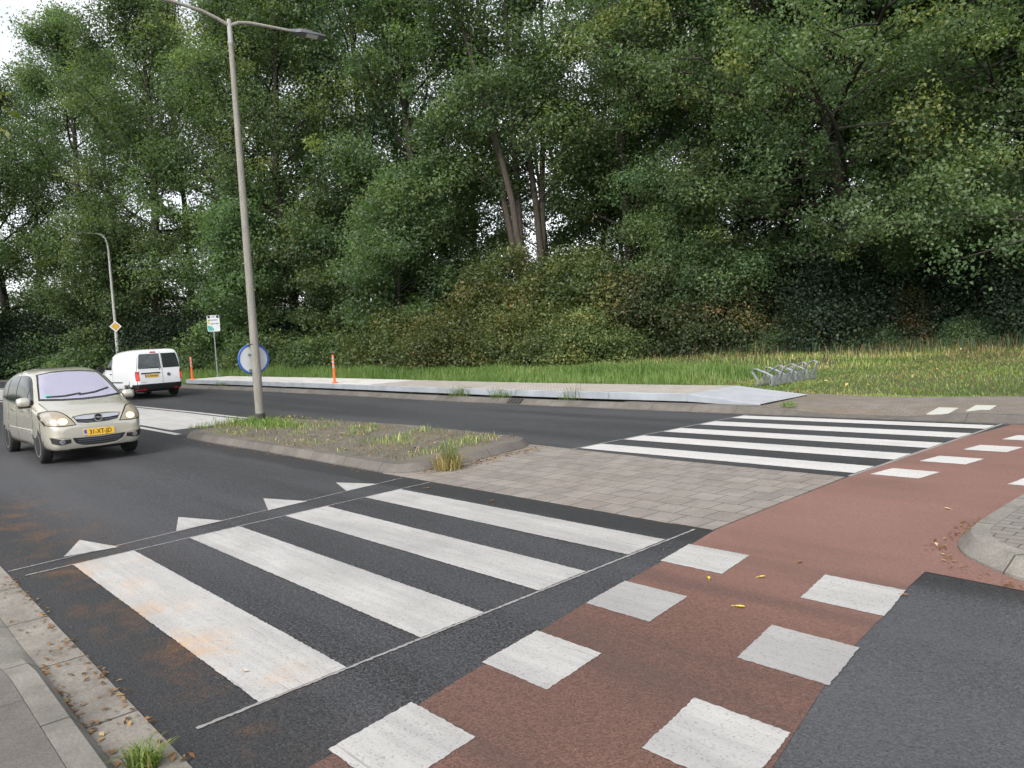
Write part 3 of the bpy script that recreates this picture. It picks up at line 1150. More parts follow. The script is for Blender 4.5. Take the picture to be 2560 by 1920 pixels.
# bus stop sign behind the far end of the platform
bx, by = -35.3, 13.55
bs = thing('bus_stop_sign', (bx, by, H(bx, by)), 'white bus stop board on a thin grey pole beyond the platform end', 'bus stop sign')
fa = math.atan2(-by, -bx)           # faces oncoming people near the crossing
bz = .0
MB().lathe([(.045, -.1), (.045, .25), (.038, .27), (.030, .30), (.030, 2.05), (.045, 2.06), (.045, 2.36)], 16).build('pole', M['galv'], bs, True)
bm_ = Matrix.Translation((0, 0, 2.30)) @ Matrix.Rotation(fa + R(8), 4, 'Z')


def rrect(w, h, r, n=5):
    out = []
    for cx, cy, a0 in ((w / 2 - r, h / 2 - r, 0), (-w / 2 + r, h / 2 - r, 90), (-w / 2 + r, -h / 2 + r, 180), (w / 2 - r, -h / 2 + r, 270)):
        for k in range(n + 1):
            a = R(a0 + 90 * k / n)
            out.append((cx + r * math.cos(a), cy + r * math.sin(a)))
    return out


def plate_xy(poly, x0, x1):
    """upright plate: poly in (y,z), thickness along x"""
    n = len(poly)
    vs = [(x0, y, z) for y, z in poly] + [(x1, y, z) for y, z in poly]
    fs = [tuple(range(n - 1, -1, -1)), tuple(range(n, 2 * n))] + [(i, (i + 1) % n, n + (i + 1) % n, n + i) for i in range(n)]
    return vs, fs


BW, BH = .54, .74


def bpart(name, poly, x0, x1, mat, dz=0):
    b = MB()
    b.add(*plate_xy([(y, z + BH / 2 + dz) for y, z in poly], x0, x1))
    b.xform(bm_)
    return b.build(name, mat, bs)


bpart('board', rrect(BW, BH, .05), .0, .05, M['signwhite'])
for s in (-1, 1):
    bpart('corner_panel', [(s * .19 + a * .055, .30 + c * .055) for a, c in ((-1, -1), (1, -1), (1, 1), (-1, 1))], .05, .053, M['navy'])
bpart('pictogram', [(-.085, .285), (.085, .285), (.085, .315), (-.085, .315)], .05, .053, M['inkgrey'])
bpart('yellow_band', [(-.25, -.04), (-.16, -.04), (-.16, .18), (-.25, .18)], .05, .0515, M['paleyellow'])
q = [(-.255, -.33)] + [(-.255 + .26 * math.sin(R(a)), -.33 + .24 * math.cos(R(a))) for a in range(0, 91, 9)]
bpart('teal_disc', q, .05, .0525, M['teal'])
for (y0, y1, zc, hh) in ((-.22, .19, .155, .014), (-.14, -.02, -.02, .018), (.0, .08, -.02, .018), (.10, .21, -.015, .018)):
    bpart('lettering', [(y0, zc - hh), (y1, zc - hh), (y1, zc + hh), (y0, zc + hh)], .0525, .0545, M['inkgrey'])

# distant lamp with one curved arm, and the priority-road sign on it
lx, ly = polar(-27.15, 50)
lp = thing('street_lamp', (lx, ly, H(lx, ly)), 'slim grey street lamp with one curved arm behind the white van', 'street lamp')
lz = 8.35
MB().lathe([(.105, -.1), (.105, 1.2), (.092, 2.6), (.085, 2.62), (.06, lz - 1.4)], 16).build('pole', M['darkpole'], lp, True)
ad = math.atan2(-math.cos(R(FWD)) * -1, math.sin(R(FWD)) * -1)
av = Vector((-math.sin(R(FWD)), math.cos(R(FWD)), 0))     # to the left of the view
av = Vector((math.cos(R(FWD + 80)), math.sin(R(FWD + 80)), 0))
cp = [Vector((0, 0, lz - 1.42))] + [Vector((av.x * r_, av.y * r_, z)) for r_, z in ((.0, lz - 1.0), (.04, lz - .62), (.14, lz - .33), (.36, lz - .10), (.66, lz), (1.3, lz + .08))]
MB().tube(cp, [.06, .055, .052, .048, .045, .042, .04], 10).build('arm', M['darkpole'], lp, True)
lamp_head(lp, Matrix.Translation(cp[-1]) @ Matrix.Rotation(math.atan2(av.y, av.x), 4, 'Z') @ Matrix.Scale(1.3, 4))
lt = Vector((lx, ly, 0)).normalized()
ps = thing('priority_sign', (lx - lt.x * .12, ly - lt.y * .12, H(lx, ly)), 'yellow diamond priority road sign with white border on the slim grey lamp post', 'road sign')
fa2 = math.atan2(-ly, -lx)
for nm, a, x0, x1, mt in (('border', .32, 0, .02, 'signwhite'), ('edge', .235, .0201, .0225, 'black'), ('face', .222, .0226, .025, 'signyellow')):
    b = MB().add(*plate_xy([(a, 0), (0, a), (-a, 0), (0, -a)], x0, x1))
    b.xform(Matrix.Translation((0, 0, 2.92)) @ Matrix.Rotation(fa2, 4, 'Z')).build(nm, M[mt], ps)

# ------------------------------------------------------------------ bike rack
rk = thing('bike_rack', (-9.85, 17.35, H(-10, 18.5)), 'galvanised bike rack of looped tubes standing in the grass right of the platform', 'bike rack', rz=R(1))
for sx_ in (-.19, .19):
    MB().box((sx_, 1.15, .03), (.045, 2.4, .035)).build('rail', M['galv'], rk)


def fillet(path, r=.06, n=4):
    out = [Vector(path[0])]
    for i in range(1, len(path) - 1):
        a, b, c = Vector(path[i - 1]), Vector(path[i]), Vector(path[i + 1])
        rr = min(r, (a - b).length * .45, (c - b).length * .45)
        p, q = b + (a - b).normalized() * rr, b + (c - b).normalized() * rr
        for k in range(n + 1):
            t = k / n
            out.append(p * (1 - t) ** 2 + b * 2 * t * (1 - t) + q * t * t)
    out.append(Vector(path[-1]))
    return out


for k in range(8):
    s = 1 if k % 2 == 0 else -1
    hgt = .44 if k % 2 == 0 else .50
    L = .25
    y = .05 + k * .31
    lo = MB()
    for dy in (-.032, .032):
        pth = [(s * .19, y + dy, .03), (s * .19, y + dy, .25), (s * .11, y + dy, .29), (-s * L, y + dy, hgt), (-s * (L + .10), y + dy, hgt - .07), (-s * .19, y + dy, .12), (-s * .19, y + dy, .03)]
        lo.tube(fillet(pth), .0145, 8)
    lo.build('wheel_loop', M['galv'], rk, True)
    gr = MB()
    for j in range(5):
        gr.tube([(-.15 + j * .075, y + .2, .035), (-.15 + j * .075, y + .2, .22)], .006, 6)
    gr.tube([(-.2, y + .2, .03), (-.2, y + .2, .2), (-.15, y + .2, .225), (.15, y + .2, .225), (.2, y + .2, .2), (.2, y + .2, .03)], .008, 6)
    gr.build('spoke_guard', M['galv'], rk, True)

# black broken tube lying in the grass
bt = thing('black_pole', (-3.2, 24.0, H(-3.2, 24.0) + .06), 'thin black broken stick lying in the grass at right', 'stick')
MB().tube([(-.5, .1, .12), (0, 0, .07), (.55, -.35, -.02)], .022, 8).build('shaft', M['black'], bt, True)
MB().tube([(-.15, .15, .10), (.35, .25, .12)], .02, 8).build('branch', M['black'], bt, True)


# ------------------------------------------------------------------ cars
def body_mesh(top, bot, wid, gtum, n_up, n_lo, ns=110, nv=64):
    xs = [p[0] for p in top]
    x0, x1 = min(xs), max(xs)
    # denser stations at the ends
    t = np.linspace(0, 1, ns)
    t = .5 - .5 * np.cos(np.pi * t)
    X = x0 + (x1 - x0) * t

    def itp(tab, x):
        a = sorted(tab)
        return float(np.interp(x, [q[0] for q in a], [q[1] for q in a]))

    def smooth(tab):
        raw = np.array([itp(tab, x) for x in X])
        for _ in range(3):
            s = raw.copy()
            s[1:-1] = raw[1:-1] * .5 + (raw[:-2] + raw[2:]) * .25
            raw = s
        return raw
    T, B, W = smooth(top), smooth(bot), smooth(wid)
    vs, fs = [], []
    for i in range(ns):
        zc, h = (T[i] + B[i]) / 2, (T[i] - B[i]) / 2
        nu = itp(n_up, X[i])
        for k in range(nv):
            a = 2 * math.pi * (k + .5) / nv
            c, s = math.cos(a), math.sin(a)
            n = nu if s > 0 else n_lo
            z = zc + h * math.copysign(abs(s) ** (2 / n), s)
            y = W[i] * math.copysign(abs(c) ** (2 / n), c)
            y *= itp(gtum, z)
            vs.append((X[i], y, z))
    for i in range(ns - 1):
        for k in range(nv):
            k2 = (k + 1) % nv
            fs.append((i * nv + k, i * nv + k2, (i + 1) * nv + k2, (i + 1) * nv + k))
    fs.append(tuple(range(nv - 1, -1, -1)))
    fs.append(tuple((ns - 1) * nv + k for k in range(nv)))
    return vs, fs


def cut_wells(obj, axles, rw, half, depth):
    cut = MB()
    for ax in axles:
        for s in (-1, 1):
            cut.lathe([(rw, s * (half + .2)), (rw, s * (half - depth))], 40, 'Y', (ax, 0, .31))
    co = cut.build('well_cutter', M['well'])
    md = obj.modifiers.new('wells', 'BOOLEAN')
    md.operation = 'DIFFERENCE'
    md.object = co
    md.solver = 'EXACT'
    bpy.context.view_layer.update()
    dg = bpy.context.evaluated_depsgraph_get()
    me = bpy.data.meshes.new_from_object(obj.evaluated_get(dg))
    obj.modifiers.clear()
    me.materials.clear()
    obj.data = me
    bpy.data.objects.remove(co)
    return me


def finish_body(obj, paint, axles, rw, half, dark_below):
    me = obj.data
    me.materials.append(paint)
    me.materials.append(M['well'])
    me.materials.append(M['black'])
    for p in me.polygons:
        c = p.center
        p.material_index = 0
        for ax in axles:
            if math.hypot(c.x - ax, c.z - .31) < rw + .004 and abs(c.y) < half - .0:
                if abs(math.hypot(c.x - ax, c.z - .31) - rw) < .02 or abs(p.normal.y) > .9 and abs(c.y) < half - .1:
                    p.material_index = 1
        if p.material_index == 0 and c.z < dark_below(c.x):
            p.material_index = 2
    me.polygons.foreach_set('use_smooth', [True] * len(me.polygons))
    me.set_sharp_from_angle(angle=R(38))


class Skin:
    """lays panels (glass, lamps, trim) on to the curved body by projecting their outlines"""
    def __init__(self, obj):
        bm = bmesh.new()
        bm.from_mesh(obj.data)
        self.t = BVHTree.FromBMesh(bm)
        bm.free()

    def hit(self, o, d):
        loc, nrm, _, _ = self.t.ray_cast(Vector(o), Vector(d))
        if loc is None:
            loc, nrm, _, _ = self.t.find_nearest(Vector(o) + Vector(d) * 2.2)
        return loc, nrm

    def panel(self, name, poly, view, mat, parent, off=.006, cuts=3, side=1):
        """view 'front': poly in (y,z) seen from +x; 'rear' from -x; 'side': poly in (x,z) seen from y=side"""
        bm = bmesh.new()
        vs = []
        for a, c in poly:
            vs.append(bm.verts.new((a, c, 0)))
        bm.faces.new(vs)
        bmesh.ops.triangulate(bm, faces=bm.faces)
        for _ in range(cuts):
            long_ = [e for e in bm.edges if e.calc_length() > .05]
            if not long_:
                break
            bmesh.ops.subdivide_edges(bm, edges=long_, cuts=1, use_grid_fill=True)
            bmesh.ops.triangulate(bm, faces=[f for f in bm.faces if len(f.verts) > 3])
        dirs = {'front': Vector((-1, 0, 0)), 'rear': Vector((1, 0, 0)), 'side': Vector((0, -side, 0)), 'top': Vector((0, 0, -1))}[view]
        for v in bm.verts:
            a, c = v.co.x, v.co.y
            o = {'front': (3.5, a, c), 'rear': (-3.5, a, c), 'side': (a, 3 * side, c), 'top': (a, c, 4)}[view]
            loc, nrm = self.hit(o, dirs)
            v.co = loc + nrm * off
        bmesh.ops.recalc_face_normals(bm, faces=bm.faces)
        sm = sum((f.normal.dot(-dirs) for f in bm.faces))
        if sm < 0:
            bmesh.ops.reverse_faces(bm, faces=bm.faces)
        ed = [e for e in bm.edges if len(e.link_faces) == 1]
        ex = bmesh.ops.extrude_edge_only(bm, edges=ed)
        for g in ex['geom']:
            if isinstance(g, bmesh.types.BMVert):
                g.co += dirs * (off + .006)
        for f in bm.faces:
            f.smooth = True
        me = bpy.data.meshes.new(name)
        bm.to_mesh(me)
        bm.free()
        me.set_sharp_from_angle(angle=R(35))
        me.materials.append(mat)
        return link_mesh(name, me, parent)

    def line(self, name, pts, w, view, mat, parent, off=.003, side=1):
        poly = []
        P = [Vector(p) for p in pts]
        Lf, Rt = [], []
        for i, p in enumerate(P):
            d = (P[min(i + 1, len(P) - 1)] - P[max(i - 1, 0)]).normalized()
            n = Vector((-d.y, d.x)) * w / 2
            Lf.append(tuple(p + n))
            Rt.append(tuple(p - n))
        return self.panel(name, Lf + Rt[::-1], view, mat, parent, off, 4, side)


def curve_pts(pts, n=6):
    """smooth open curve through 2D points (Catmull-Rom)"""
    out = []
    P = [Vector(p) for p in pts]
    for i in range(len(P) - 1):
        a, b, c, d = P[max(i - 1, 0)], P[i], P[i + 1], P[min(i + 2, len(P) - 1)]
        for k in range(n):
            t = k / n
            out.append(tuple(.5 * ((2 * b) + (c - a) * t + (2 * a - 5 * b + 4 * c - d) * t * t + (3 * b - a - 3 * c + d) * t ** 3)))
    out.append(tuple(P[-1]))
    return out


def text_mesh(txt, size, mat, name, parent, m, depth=.002, stretch=1.0):
    cu = bpy.data.curves.new(name, 'FONT')
    cu.body = txt
    cu.size = size
    cu.extrude = depth
    cu.align_x = 'CENTER'
    cu.align_y = 'CENTER'
    cu.offset = .0015
    o = bpy.data.objects.new(name, cu)
    COL.objects.link(o)
    bpy.context.view_layer.update()
    dg = bpy.context.evaluated_depsgraph_get()
    me = bpy.data.meshes.new_from_object(o.evaluated_get(dg))
    bpy.data.objects.remove(o)
    me.transform(m @ Matrix.Scale(stretch, 4, (1, 0, 0)))
    me.materials.clear()
    me.materials.append(mat)
    return link_mesh(name, me, parent)


def wheel(parent, x, y, side, rad, spokes, rim_mat, turn=0.0):
    w = thing('wheel', (x, y, rad), None, None)
    w.parent = parent
    w.rotation_euler = (0, 0, turn)
    s = side
    hw = .095
    prof = [(rad * .62, -hw), (rad * .93, -hw), (rad * .985, -hw * .82), (rad, -hw * .5), (rad, hw * .5), (rad * .985, hw * .82), (rad * .93, hw), (rad * .62, hw)]
    MB().lathe(prof, 36, 'Y').build('tyre', M['rubber'], w, True)
    b = MB()
    o = s * hw
    b.lathe([(rad * .66, o * .55), (rad * .66, o * 1.0), (rad * .60, o * 1.02), (rad * .58, o * .5)], 36, 'Y')
    b.lathe([(rad * .16, o * .4), (rad * .16, o * .92), (rad * .06, o * .95)], 18, 'Y')
    for k in range(spokes):
        t = 2 * math.pi * k / spokes
        m = Matrix.Rotation(t, 4, 'Y') @ Matrix.Translation((rad * .37, o * .82, 0))
        c = MB().box((0, 0, 0), (rad * .5, .02, rad * .17)).xform(m)
        b.add(c.v, c.f)
    b.build('rim', rim_mat, w, True)
    MB().lathe([(rad * .6, o * .3), (rad * .6, o * .34)], 30, 'Y').build('brake_shadow', M['well'], w)
    return w


def mirror_poly(p):
    return [(-a, c) for a, c in p]


# ---- the champagne-coloured MPV coming towards us
car = thing('car', (-16.40, 3.38, gz(-16.0) + .002), 'champagne silver car with lit headlights driving towards the zebra crossing', 'car', rz=R(1.0))
car.scale = (1, .91, 1)
top = [(2.03, .60), (2.02, .68), (1.99, .76), (1.92, .83), (1.80, .885), (1.60, .945), (1.35, 1.005), (1.18, 1.045), (1.08, 1.085), (.9, 1.195), (.6, 1.375), (.36, 1.50), (.18, 1.56), (-.1, 1.605), (-.6, 1.625), (-1.1, 1.60), (-1.5, 1.555), (-1.78, 1.49), (-1.9, 1.38), (-1.98, 1.12), (-2.03, .9), (-2.04, .7)]
bot = [(2.03, .40), (2.02, .31), (1.99, .24), (1.9, .20), (1.5, .185), (-1.6, .19), (-1.95, .25), (-2.03, .40), (-2.04, .5)]
wid = [(2.03, .58), (2.015, .665), (1.98, .725), (1.90, .775), (1.78, .81), (1.6, .832), (1.3, .847), (.5, .85), (-1.3, .85), (-1.7, .835), (-1.9, .79), (-2.0, .70), (-2.04, .58)]
tum = [(.15, .95), (.35, .985), (.55, 1.0), (.9, .995), (1.0, .975), (1.3, .90), (1.62, .79)]
nup = [(-2.1, 5), (-1.9, 6), (.2, 6), (1.0, 6.5), (1.4, 5.5), (1.9, 5), (2.1, 4)]
vs, fs = body_mesh(top, bot, wid, tum, nup, 7)
cb = MB().add(vs, fs).build('body', M['silverpaint'], car)
AX = (1.23, -1.40)
cut_wells(cb, AX, .365, .85, .24)
finish_body(cb, M['silverpaint'], AX, .365, .85, lambda x: .245 if x > 1.7 else .20)
sk = Skin(cb)
G = M['glass_dark']
ws = [(-.685, 1.085), (-.35, 1.06), (0, 1.052), (.35, 1.06), (.685, 1.085), (.60, 1.32), (.525, 1.49), (.27, 1.525), (0, 1.535), (-.27, 1.525), (-.525, 1.49), (-.60, 1.32)]
wo = [(-.72, 1.06), (-.35, 1.035), (0, 1.027), (.35, 1.035), (.72, 1.06), (.63, 1.32), (.55, 1.505), (.28, 1.545), (0, 1.553), (-.28, 1.545), (-.55, 1.505), (-.63, 1.32)]
sk.panel('windscreen_surround', wo, 'front', M['black_gloss'], car, .004, 5)
scr = sk.panel('windscreen', ws, 'front', M['glass_screen'], car, .008, 5)
sk.line('wiper', [(-.58, 1.105), (-.28, 1.10), (.02, 1.13)], .018, 'front', M['black'], car, .018)
sk.line('wiper', [(-.02, 1.105), (.28, 1.13), (.56, 1.19)], .018, 'front', M['black'], car, .018)
sk.panel('sticker', [(-.60, 1.115), (-.50, 1.112), (-.50, 1.145), (-.59, 1.15)], 'front', M['sticker'], scr, .011, 2)
for s in (-1, 1):
    sk.panel('window_surround', curve_pts([(1.02, .985), (.55, .985), (-.3, 1.0), (-1.1, 1.03), (-1.72, 1.10)]) + curve_pts([(-1.70, 1.24), (-1.5, 1.40), (-1.0, 1.475), (-.3, 1.505), (.2, 1.475), (.55, 1.33), (1.02, 1.02)]), 'side', M['black_gloss'], car, .003, 5, s)
    sk.panel('quarter_window', [(.93, 1.015), (.66, 1.01), (.64, 1.235)], 'side', G, car, .007, 3, s)
    sk.panel('side_window', [(.60, 1.01), (-.27, 1.02), (-.25, 1.475), (.16, 1.455), (.42, 1.365), (.58, 1.275)], 'side', G, car, .007, 4, s)
    sk.panel('side_window', [(-.36, 1.02), (-1.06, 1.045), (-1.0, 1.445), (-.34, 1.475)], 'side', G, car, .007, 4, s)
    sk.panel('quarter_window', [(-1.16, 1.05), (-1.66, 1.115), (-1.62, 1.25), (-1.42, 1.38), (-1.10, 1.435)], 'side', G, car, .007, 4, s)
    sk.line('belt_trim', [(1.02, .982), (.5, .982), (-.3, .997), (-1.1, 1.027), (-1.7, 1.092)], .016, 'side', M['chrome'], car, .010, s)
    for xx in (.28, -.62):
        sk.panel('door_handle', rrect_ := [(xx - .10 + a, .86 + c) for a, c in ((0, 0), (.20, .006), (.20, .036), (0, .03))], 'side', M['chrome'], car, .03, 2, s)
    for pl in ([(.98, .98), (.99, .60), (.90, .30)], [(-.31, 1.0), (-.31, .34)], [(-1.10, 1.03), (-1.08, .75), (-1.05, .68)]):
        sk.line('door_gap', curve_pts(pl), .010, 'side', M['black'], car, .0025, s)
    sk.panel('rub_strip', [(.88, .50), (-1.02, .50), (-1.02, .56), (.88, .56)], 'side', M['silverpaint'], car, .014, 4, s)
    mt = thing('mirror', (.86, s * .93, 1.05), None, None)
    mt.parent = car
    mb_ = MB()
    vs2, fs2 = [], []
    for i in range(13):
        a = math.pi * i / 12
        for k in range(18):
            t = 2 * math.pi * k / 18
            c_, s_ = math.cos(t), math.sin(t)
            rr = math.sin(a) ** .55
            vs2.append((.085 * math.cos(a), .125 * rr * math.copysign(abs(c_) ** .7, c_), .085 * rr * math.copysign(abs(s_) ** .7, s_)))
    for i in range(12):
        for k in range(18):
            fs2.append((i * 18 + k, i * 18 + (k + 1) % 18, (i + 1) * 18 + (k + 1) % 18, (i + 1) * 18 + k))
    mb_.add(vs2, fs2).build('mirror_shell', M['silverpaint'], mt, True)
    MB().box((0, -s * .03, -.085), (.10, .24, .035)).build('mirror_foot', M['black'], mt, bevel=.01)
    MB().box((-.088, 0, 0), (.006, .19, .12)).build('mirror_glass', M['chrome'], mt)
    # headlamp: surround, lens, lit reflector
    ys = lambda pl: [(s * a, c) for a, c in pl]
    hl = sk.panel('headlight', ys(curve_pts([(.385, .655), (.60, .650), (.80, .675)], 4) + curve_pts([(.818, .76), (.805, .855), (.70, .885), (.58, .865), (.47, .77), (.385, .655)], 4)[:-1]), 'front', M['lens'], sk.panel('headlight_gasket', ys(curve_pts([(.365, .645), (.60, .636), (.815, .662)], 4) + curve_pts([(.835, .76), (.82, .868), (.70, .90), (.57, .882), (.455, .785), (.365, .645)], 4)[:-1]), 'front', M['black_gloss'], car, .004, 4), .009, 4)
    sk.panel('bulb', ys([(.575 + .075 * math.cos(R(a)), .715 + .048 * math.sin(R(a))) for a in range(0, 360, 20)]), 'front', M['lamp_on'], hl, .013, 2)
    sk.panel('indicator', ys([(.705, .69), (.79, .70), (.80, .84), (.715, .865)]), 'front', plain('clear_lens', (.42, .40, .35), .15, .3), hl, .012, 3)
    sk.line('hood_gap', [(s * .47, .775), (s * .585, .872), (s * .70, .895), (s * .735, 1.02)], .011, 'front', M['black'], car, .003)
    fg = sk.panel('fog_lamp_recess', ys(curve_pts([(.475, .415), (.62, .425), (.775, .47)], 4) + curve_pts([(.755, .37), (.66, .335), (.55, .345), (.475, .355)], 4)), 'front', M['black'], car, .006, 3)
    sk.panel('fog_lamp', ys([(.615 + .045 * math.cos(R(a)), .385 + .042 * math.sin(R(a))) for a in range(0, 360, 24)]), 'front', M['chrome'], fg, .014, 2)
    sk.line('bumper_crease', ys([(.44, .44), (.58, .462), (.78, .475)]), .016, 'front', M['silverpaint'], car, .013)
    for ax in AX:
        wheel(car, ax, s * .745, s, .31, 6, M['alloy'], 0)
gr = sk.panel('grille', [(-.40, .775), (-.34, .685), (-.18, .66), (.18, .66), (.34, .685), (.40, .775), (.20, .795), (-.20, .795)], 'front', M['black_gloss'], car, .007, 4)
sk.panel('grille_bar', [(-.385, .770), (-.36, .735), (-.18, .722), (.18, .722), (.36, .735), (.385, .770), (.20, .785), (-.20, .785)], 'front', M['chrome'], gr, .016, 4)
sk.line('grille_frame', [(-.405, .79), (-.43, .76), (-.36, .67), (-.18, .642), (.18, .642), (.36, .67), (.43, .76), (.405, .79), (.2, .81), (-.2, .81), (-.405, .79)], .014, 'front', M['silverpaint'], gr, .012)
for zz in (.672, .692):
    sk.line('grille_slat', [(-.33, zz + .01), (0, zz), (.33, zz + .01)], .007, 'front', M['lampgrey'], gr, .011)
sk.panel('lower_grille', curve_pts([(-.46, .435), (0, .415), (.46, .435)], 5) + curve_pts([(.40, .35), (.28, .30), (0, .285), (-.28, .30), (-.40, .35)], 5), 'front', M['black'], car, .006, 4)
sk.line('lower_grille_trim', curve_pts([(-.47, .44), (-.41, .345), (-.285, .285), (0, .268), (.285, .285), (.41, .345), (.47, .44)], 5), .020, 'front', M['silverpaint'], car, .014)
for zz in (.33, .365, .395):
    sk.line('lower_slat', [(-.36, zz), (0, zz - .012), (.36, zz)], .008, 'front', M['lampgrey'], car, .010)
# ringed emblem with a bolt
em = thing('emblem', (2.045, 0, .745), None, None)
em.parent = gr
nn = 32
vs, fs = [], []
for r_, x_ in ((.058, .0), (.074, .0), (.074, .016), (.058, .016)):
    for k in range(nn):
        t = 2 * math.pi * k / nn
        vs.append((x_, r_ * math.cos(t), r_ * math.sin(t)))
for j in range(4):
    for k in range(nn):
        fs.append((j * nn + k, j * nn + (k + 1) % nn, ((j + 1) % 4) * nn + (k + 1) % nn, ((j + 1) % 4) * nn + k))
MB().add(vs, fs).build('emblem_ring', M['chrome'], em, True)
MB().add(*plate_xy([(-.09, -.004), (-.005, .018), (.012, .004), (.09, .004), (.005, -.018), (-.012, -.004)], .008, .018)).build('emblem_bolt', M['chrome'], em)
MB().lathe([(.060, -.012), (.060, .002)], 28, 'X').build('emblem_back', M['black'], em)


def number_plate(parent, txt, m, w=.52, h=.11):
    """plate facing +x of m, reading along +y"""
    pt = MB().add(*plate_xy(rrect(w, h, .012, 3), 0, .012)).xform(m).build('number_plate', M['plate'], parent)
    MB().add(*plate_xy([(-w / 2 + .006, -h / 2 + .006), (-w / 2 + .05, -h / 2 + .006), (-w / 2 + .05, h / 2 - .006), (-w / 2 + .006, h / 2 - .006)], .0121, .0135)).xform(m).build('plate_band', M['plate_blue'], pt)
    T = m @ Matrix.Translation((.0135, .022, 0)) @ Matrix(((0, 0, 1, 0), (1, 0, 0, 0), (0, 1, 0, 0), (0, 0, 0, 1)))
    text_mesh(txt, .105, M['ink'], 'plate_text', pt, T, .0012, .92)
    text_mesh('NL', .028, M['signwhite'], 'country_code', pt, m @ Matrix.Translation((.0137, -w / 2 + .028, -.028)) @ Matrix(((0, 0, 1, 0), (1, 0, 0, 0), (0, 1, 0, 0), (0, 0, 0, 1))), .0008)
    return pt


number_plate(car, '31-XT-JD', Matrix.Translation((2.035, 0, .50)))

# ---- the white panel van driving away
van = thing('van', (-30.78, 8.81, gz(-30.4) + .01), 'white panel van with lit red tail lights driving away past the bus platform', 'van', rz=R(183.5))
van.scale = (.955, .955, .955)
top = [(2.20, .62), (2.18, .74), (2.10, .86), (1.9, .95), (1.6, 1.02), (1.32, 1.10), (1.05, 1.24), (.70, 1.50), (.42, 1.67), (.15, 1.765), (-.2, 1.80), (-.9, 1.825), (-1.6, 1.825), (-1.98, 1.805), (-2.08, 1.77), (-2.13, 1.68), (-2.165, 1.45), (-2.20, 1.10), (-2.215, .8)]
bot = [(2.20, .42), (2.15, .28), (2.0, .22), (1.5, .2), (-1.7, .22), (-2.0, .26), (-2.16, .32), (-2.215, .5)]
wid = [(2.20, .52), (2.15, .66), (2.02, .78), (1.8, .85), (1.4, .885), (.8, .90), (-1.5, .90), (-1.95, .885), (-2.10, .85), (-2.17, .80), (-2.215, .74)]
tum = [(.2, .96), (.4, .985), (.7, 1.0), (1.0, .995), (1.25, .965), (1.55, .915), (1.83, .87)]
nup = [(-2.3, 8), (0, 7), (1.0, 6), (1.6, 5), (2.2, 4)]
vs, fs = body_mesh(top, bot, wid, tum, nup, 8)
vb = MB().add(vs, fs).build('body', M['whitepaint'], van)
AV = (1.32, -1.36)
cut_wells(vb, AV, .37, .90, .25)
finish_body(vb, M['whitepaint'], AV, .37, .90, lambda x: .50 if x < -1.80 else (.22 if x < 1.8 else .42))
sk = Skin(vb)
sk.panel('windscreen', [(-.70, 1.12), (0, 1.08), (.70, 1.12), (.60, 1.62), (0, 1.68), (-.60, 1.62)], 'front', M['glass_dark'], van, .006, 4)
# seen from behind, +y is on the left
sk.panel('rear_window', [(.745, 1.10), (-.07, 1.10), (-.05, 1.645), (.635, 1.645), (.675, 1.60), (.755, 1.15)], 'rear', M['glass_rear'], van, .006, 4)
sk.panel('rear_window', [(-.14, 1.10), (-.745, 1.10), (-.755, 1.15), (-.675, 1.60), (-.635, 1.645), (-.12, 1.645)], 'rear', M['glass_dark'], van, .006, 4)
for pl in ([(-.105, .50), (-.105, 1.70)], [(.80, .50), (.80, 1.05), (.75, 1.45), (.70, 1.70)], [(-.80, .50), (-.80, 1.05), (-.75, 1.45), (-.70, 1.70)]):
    sk.line('door_gap', pl, .012, 'rear', M['lampgrey'], van, .003)
sk.line('rear_wiper', [(.0, 1.04), (-.03, 1.11), (.34, 1.14)], .022, 'rear', M['black'], van, .02)
sk.panel('handle_strip', [(.66, .905), (-.02, .905), (-.02, .95), (.66, .95)], 'rear', M['black'], van, .02, 3)
sk.panel('brake_light', [(.27, 1.675), (.05, 1.675), (.07, 1.72), (.25, 1.72)], 'rear', M['redplastic'], van, .012, 2)
sk.panel('bumper', [(.86, .30), (-.86, .30), (-.87, .53), (.87, .53)], 'rear', M['black'], van, .035, 4)
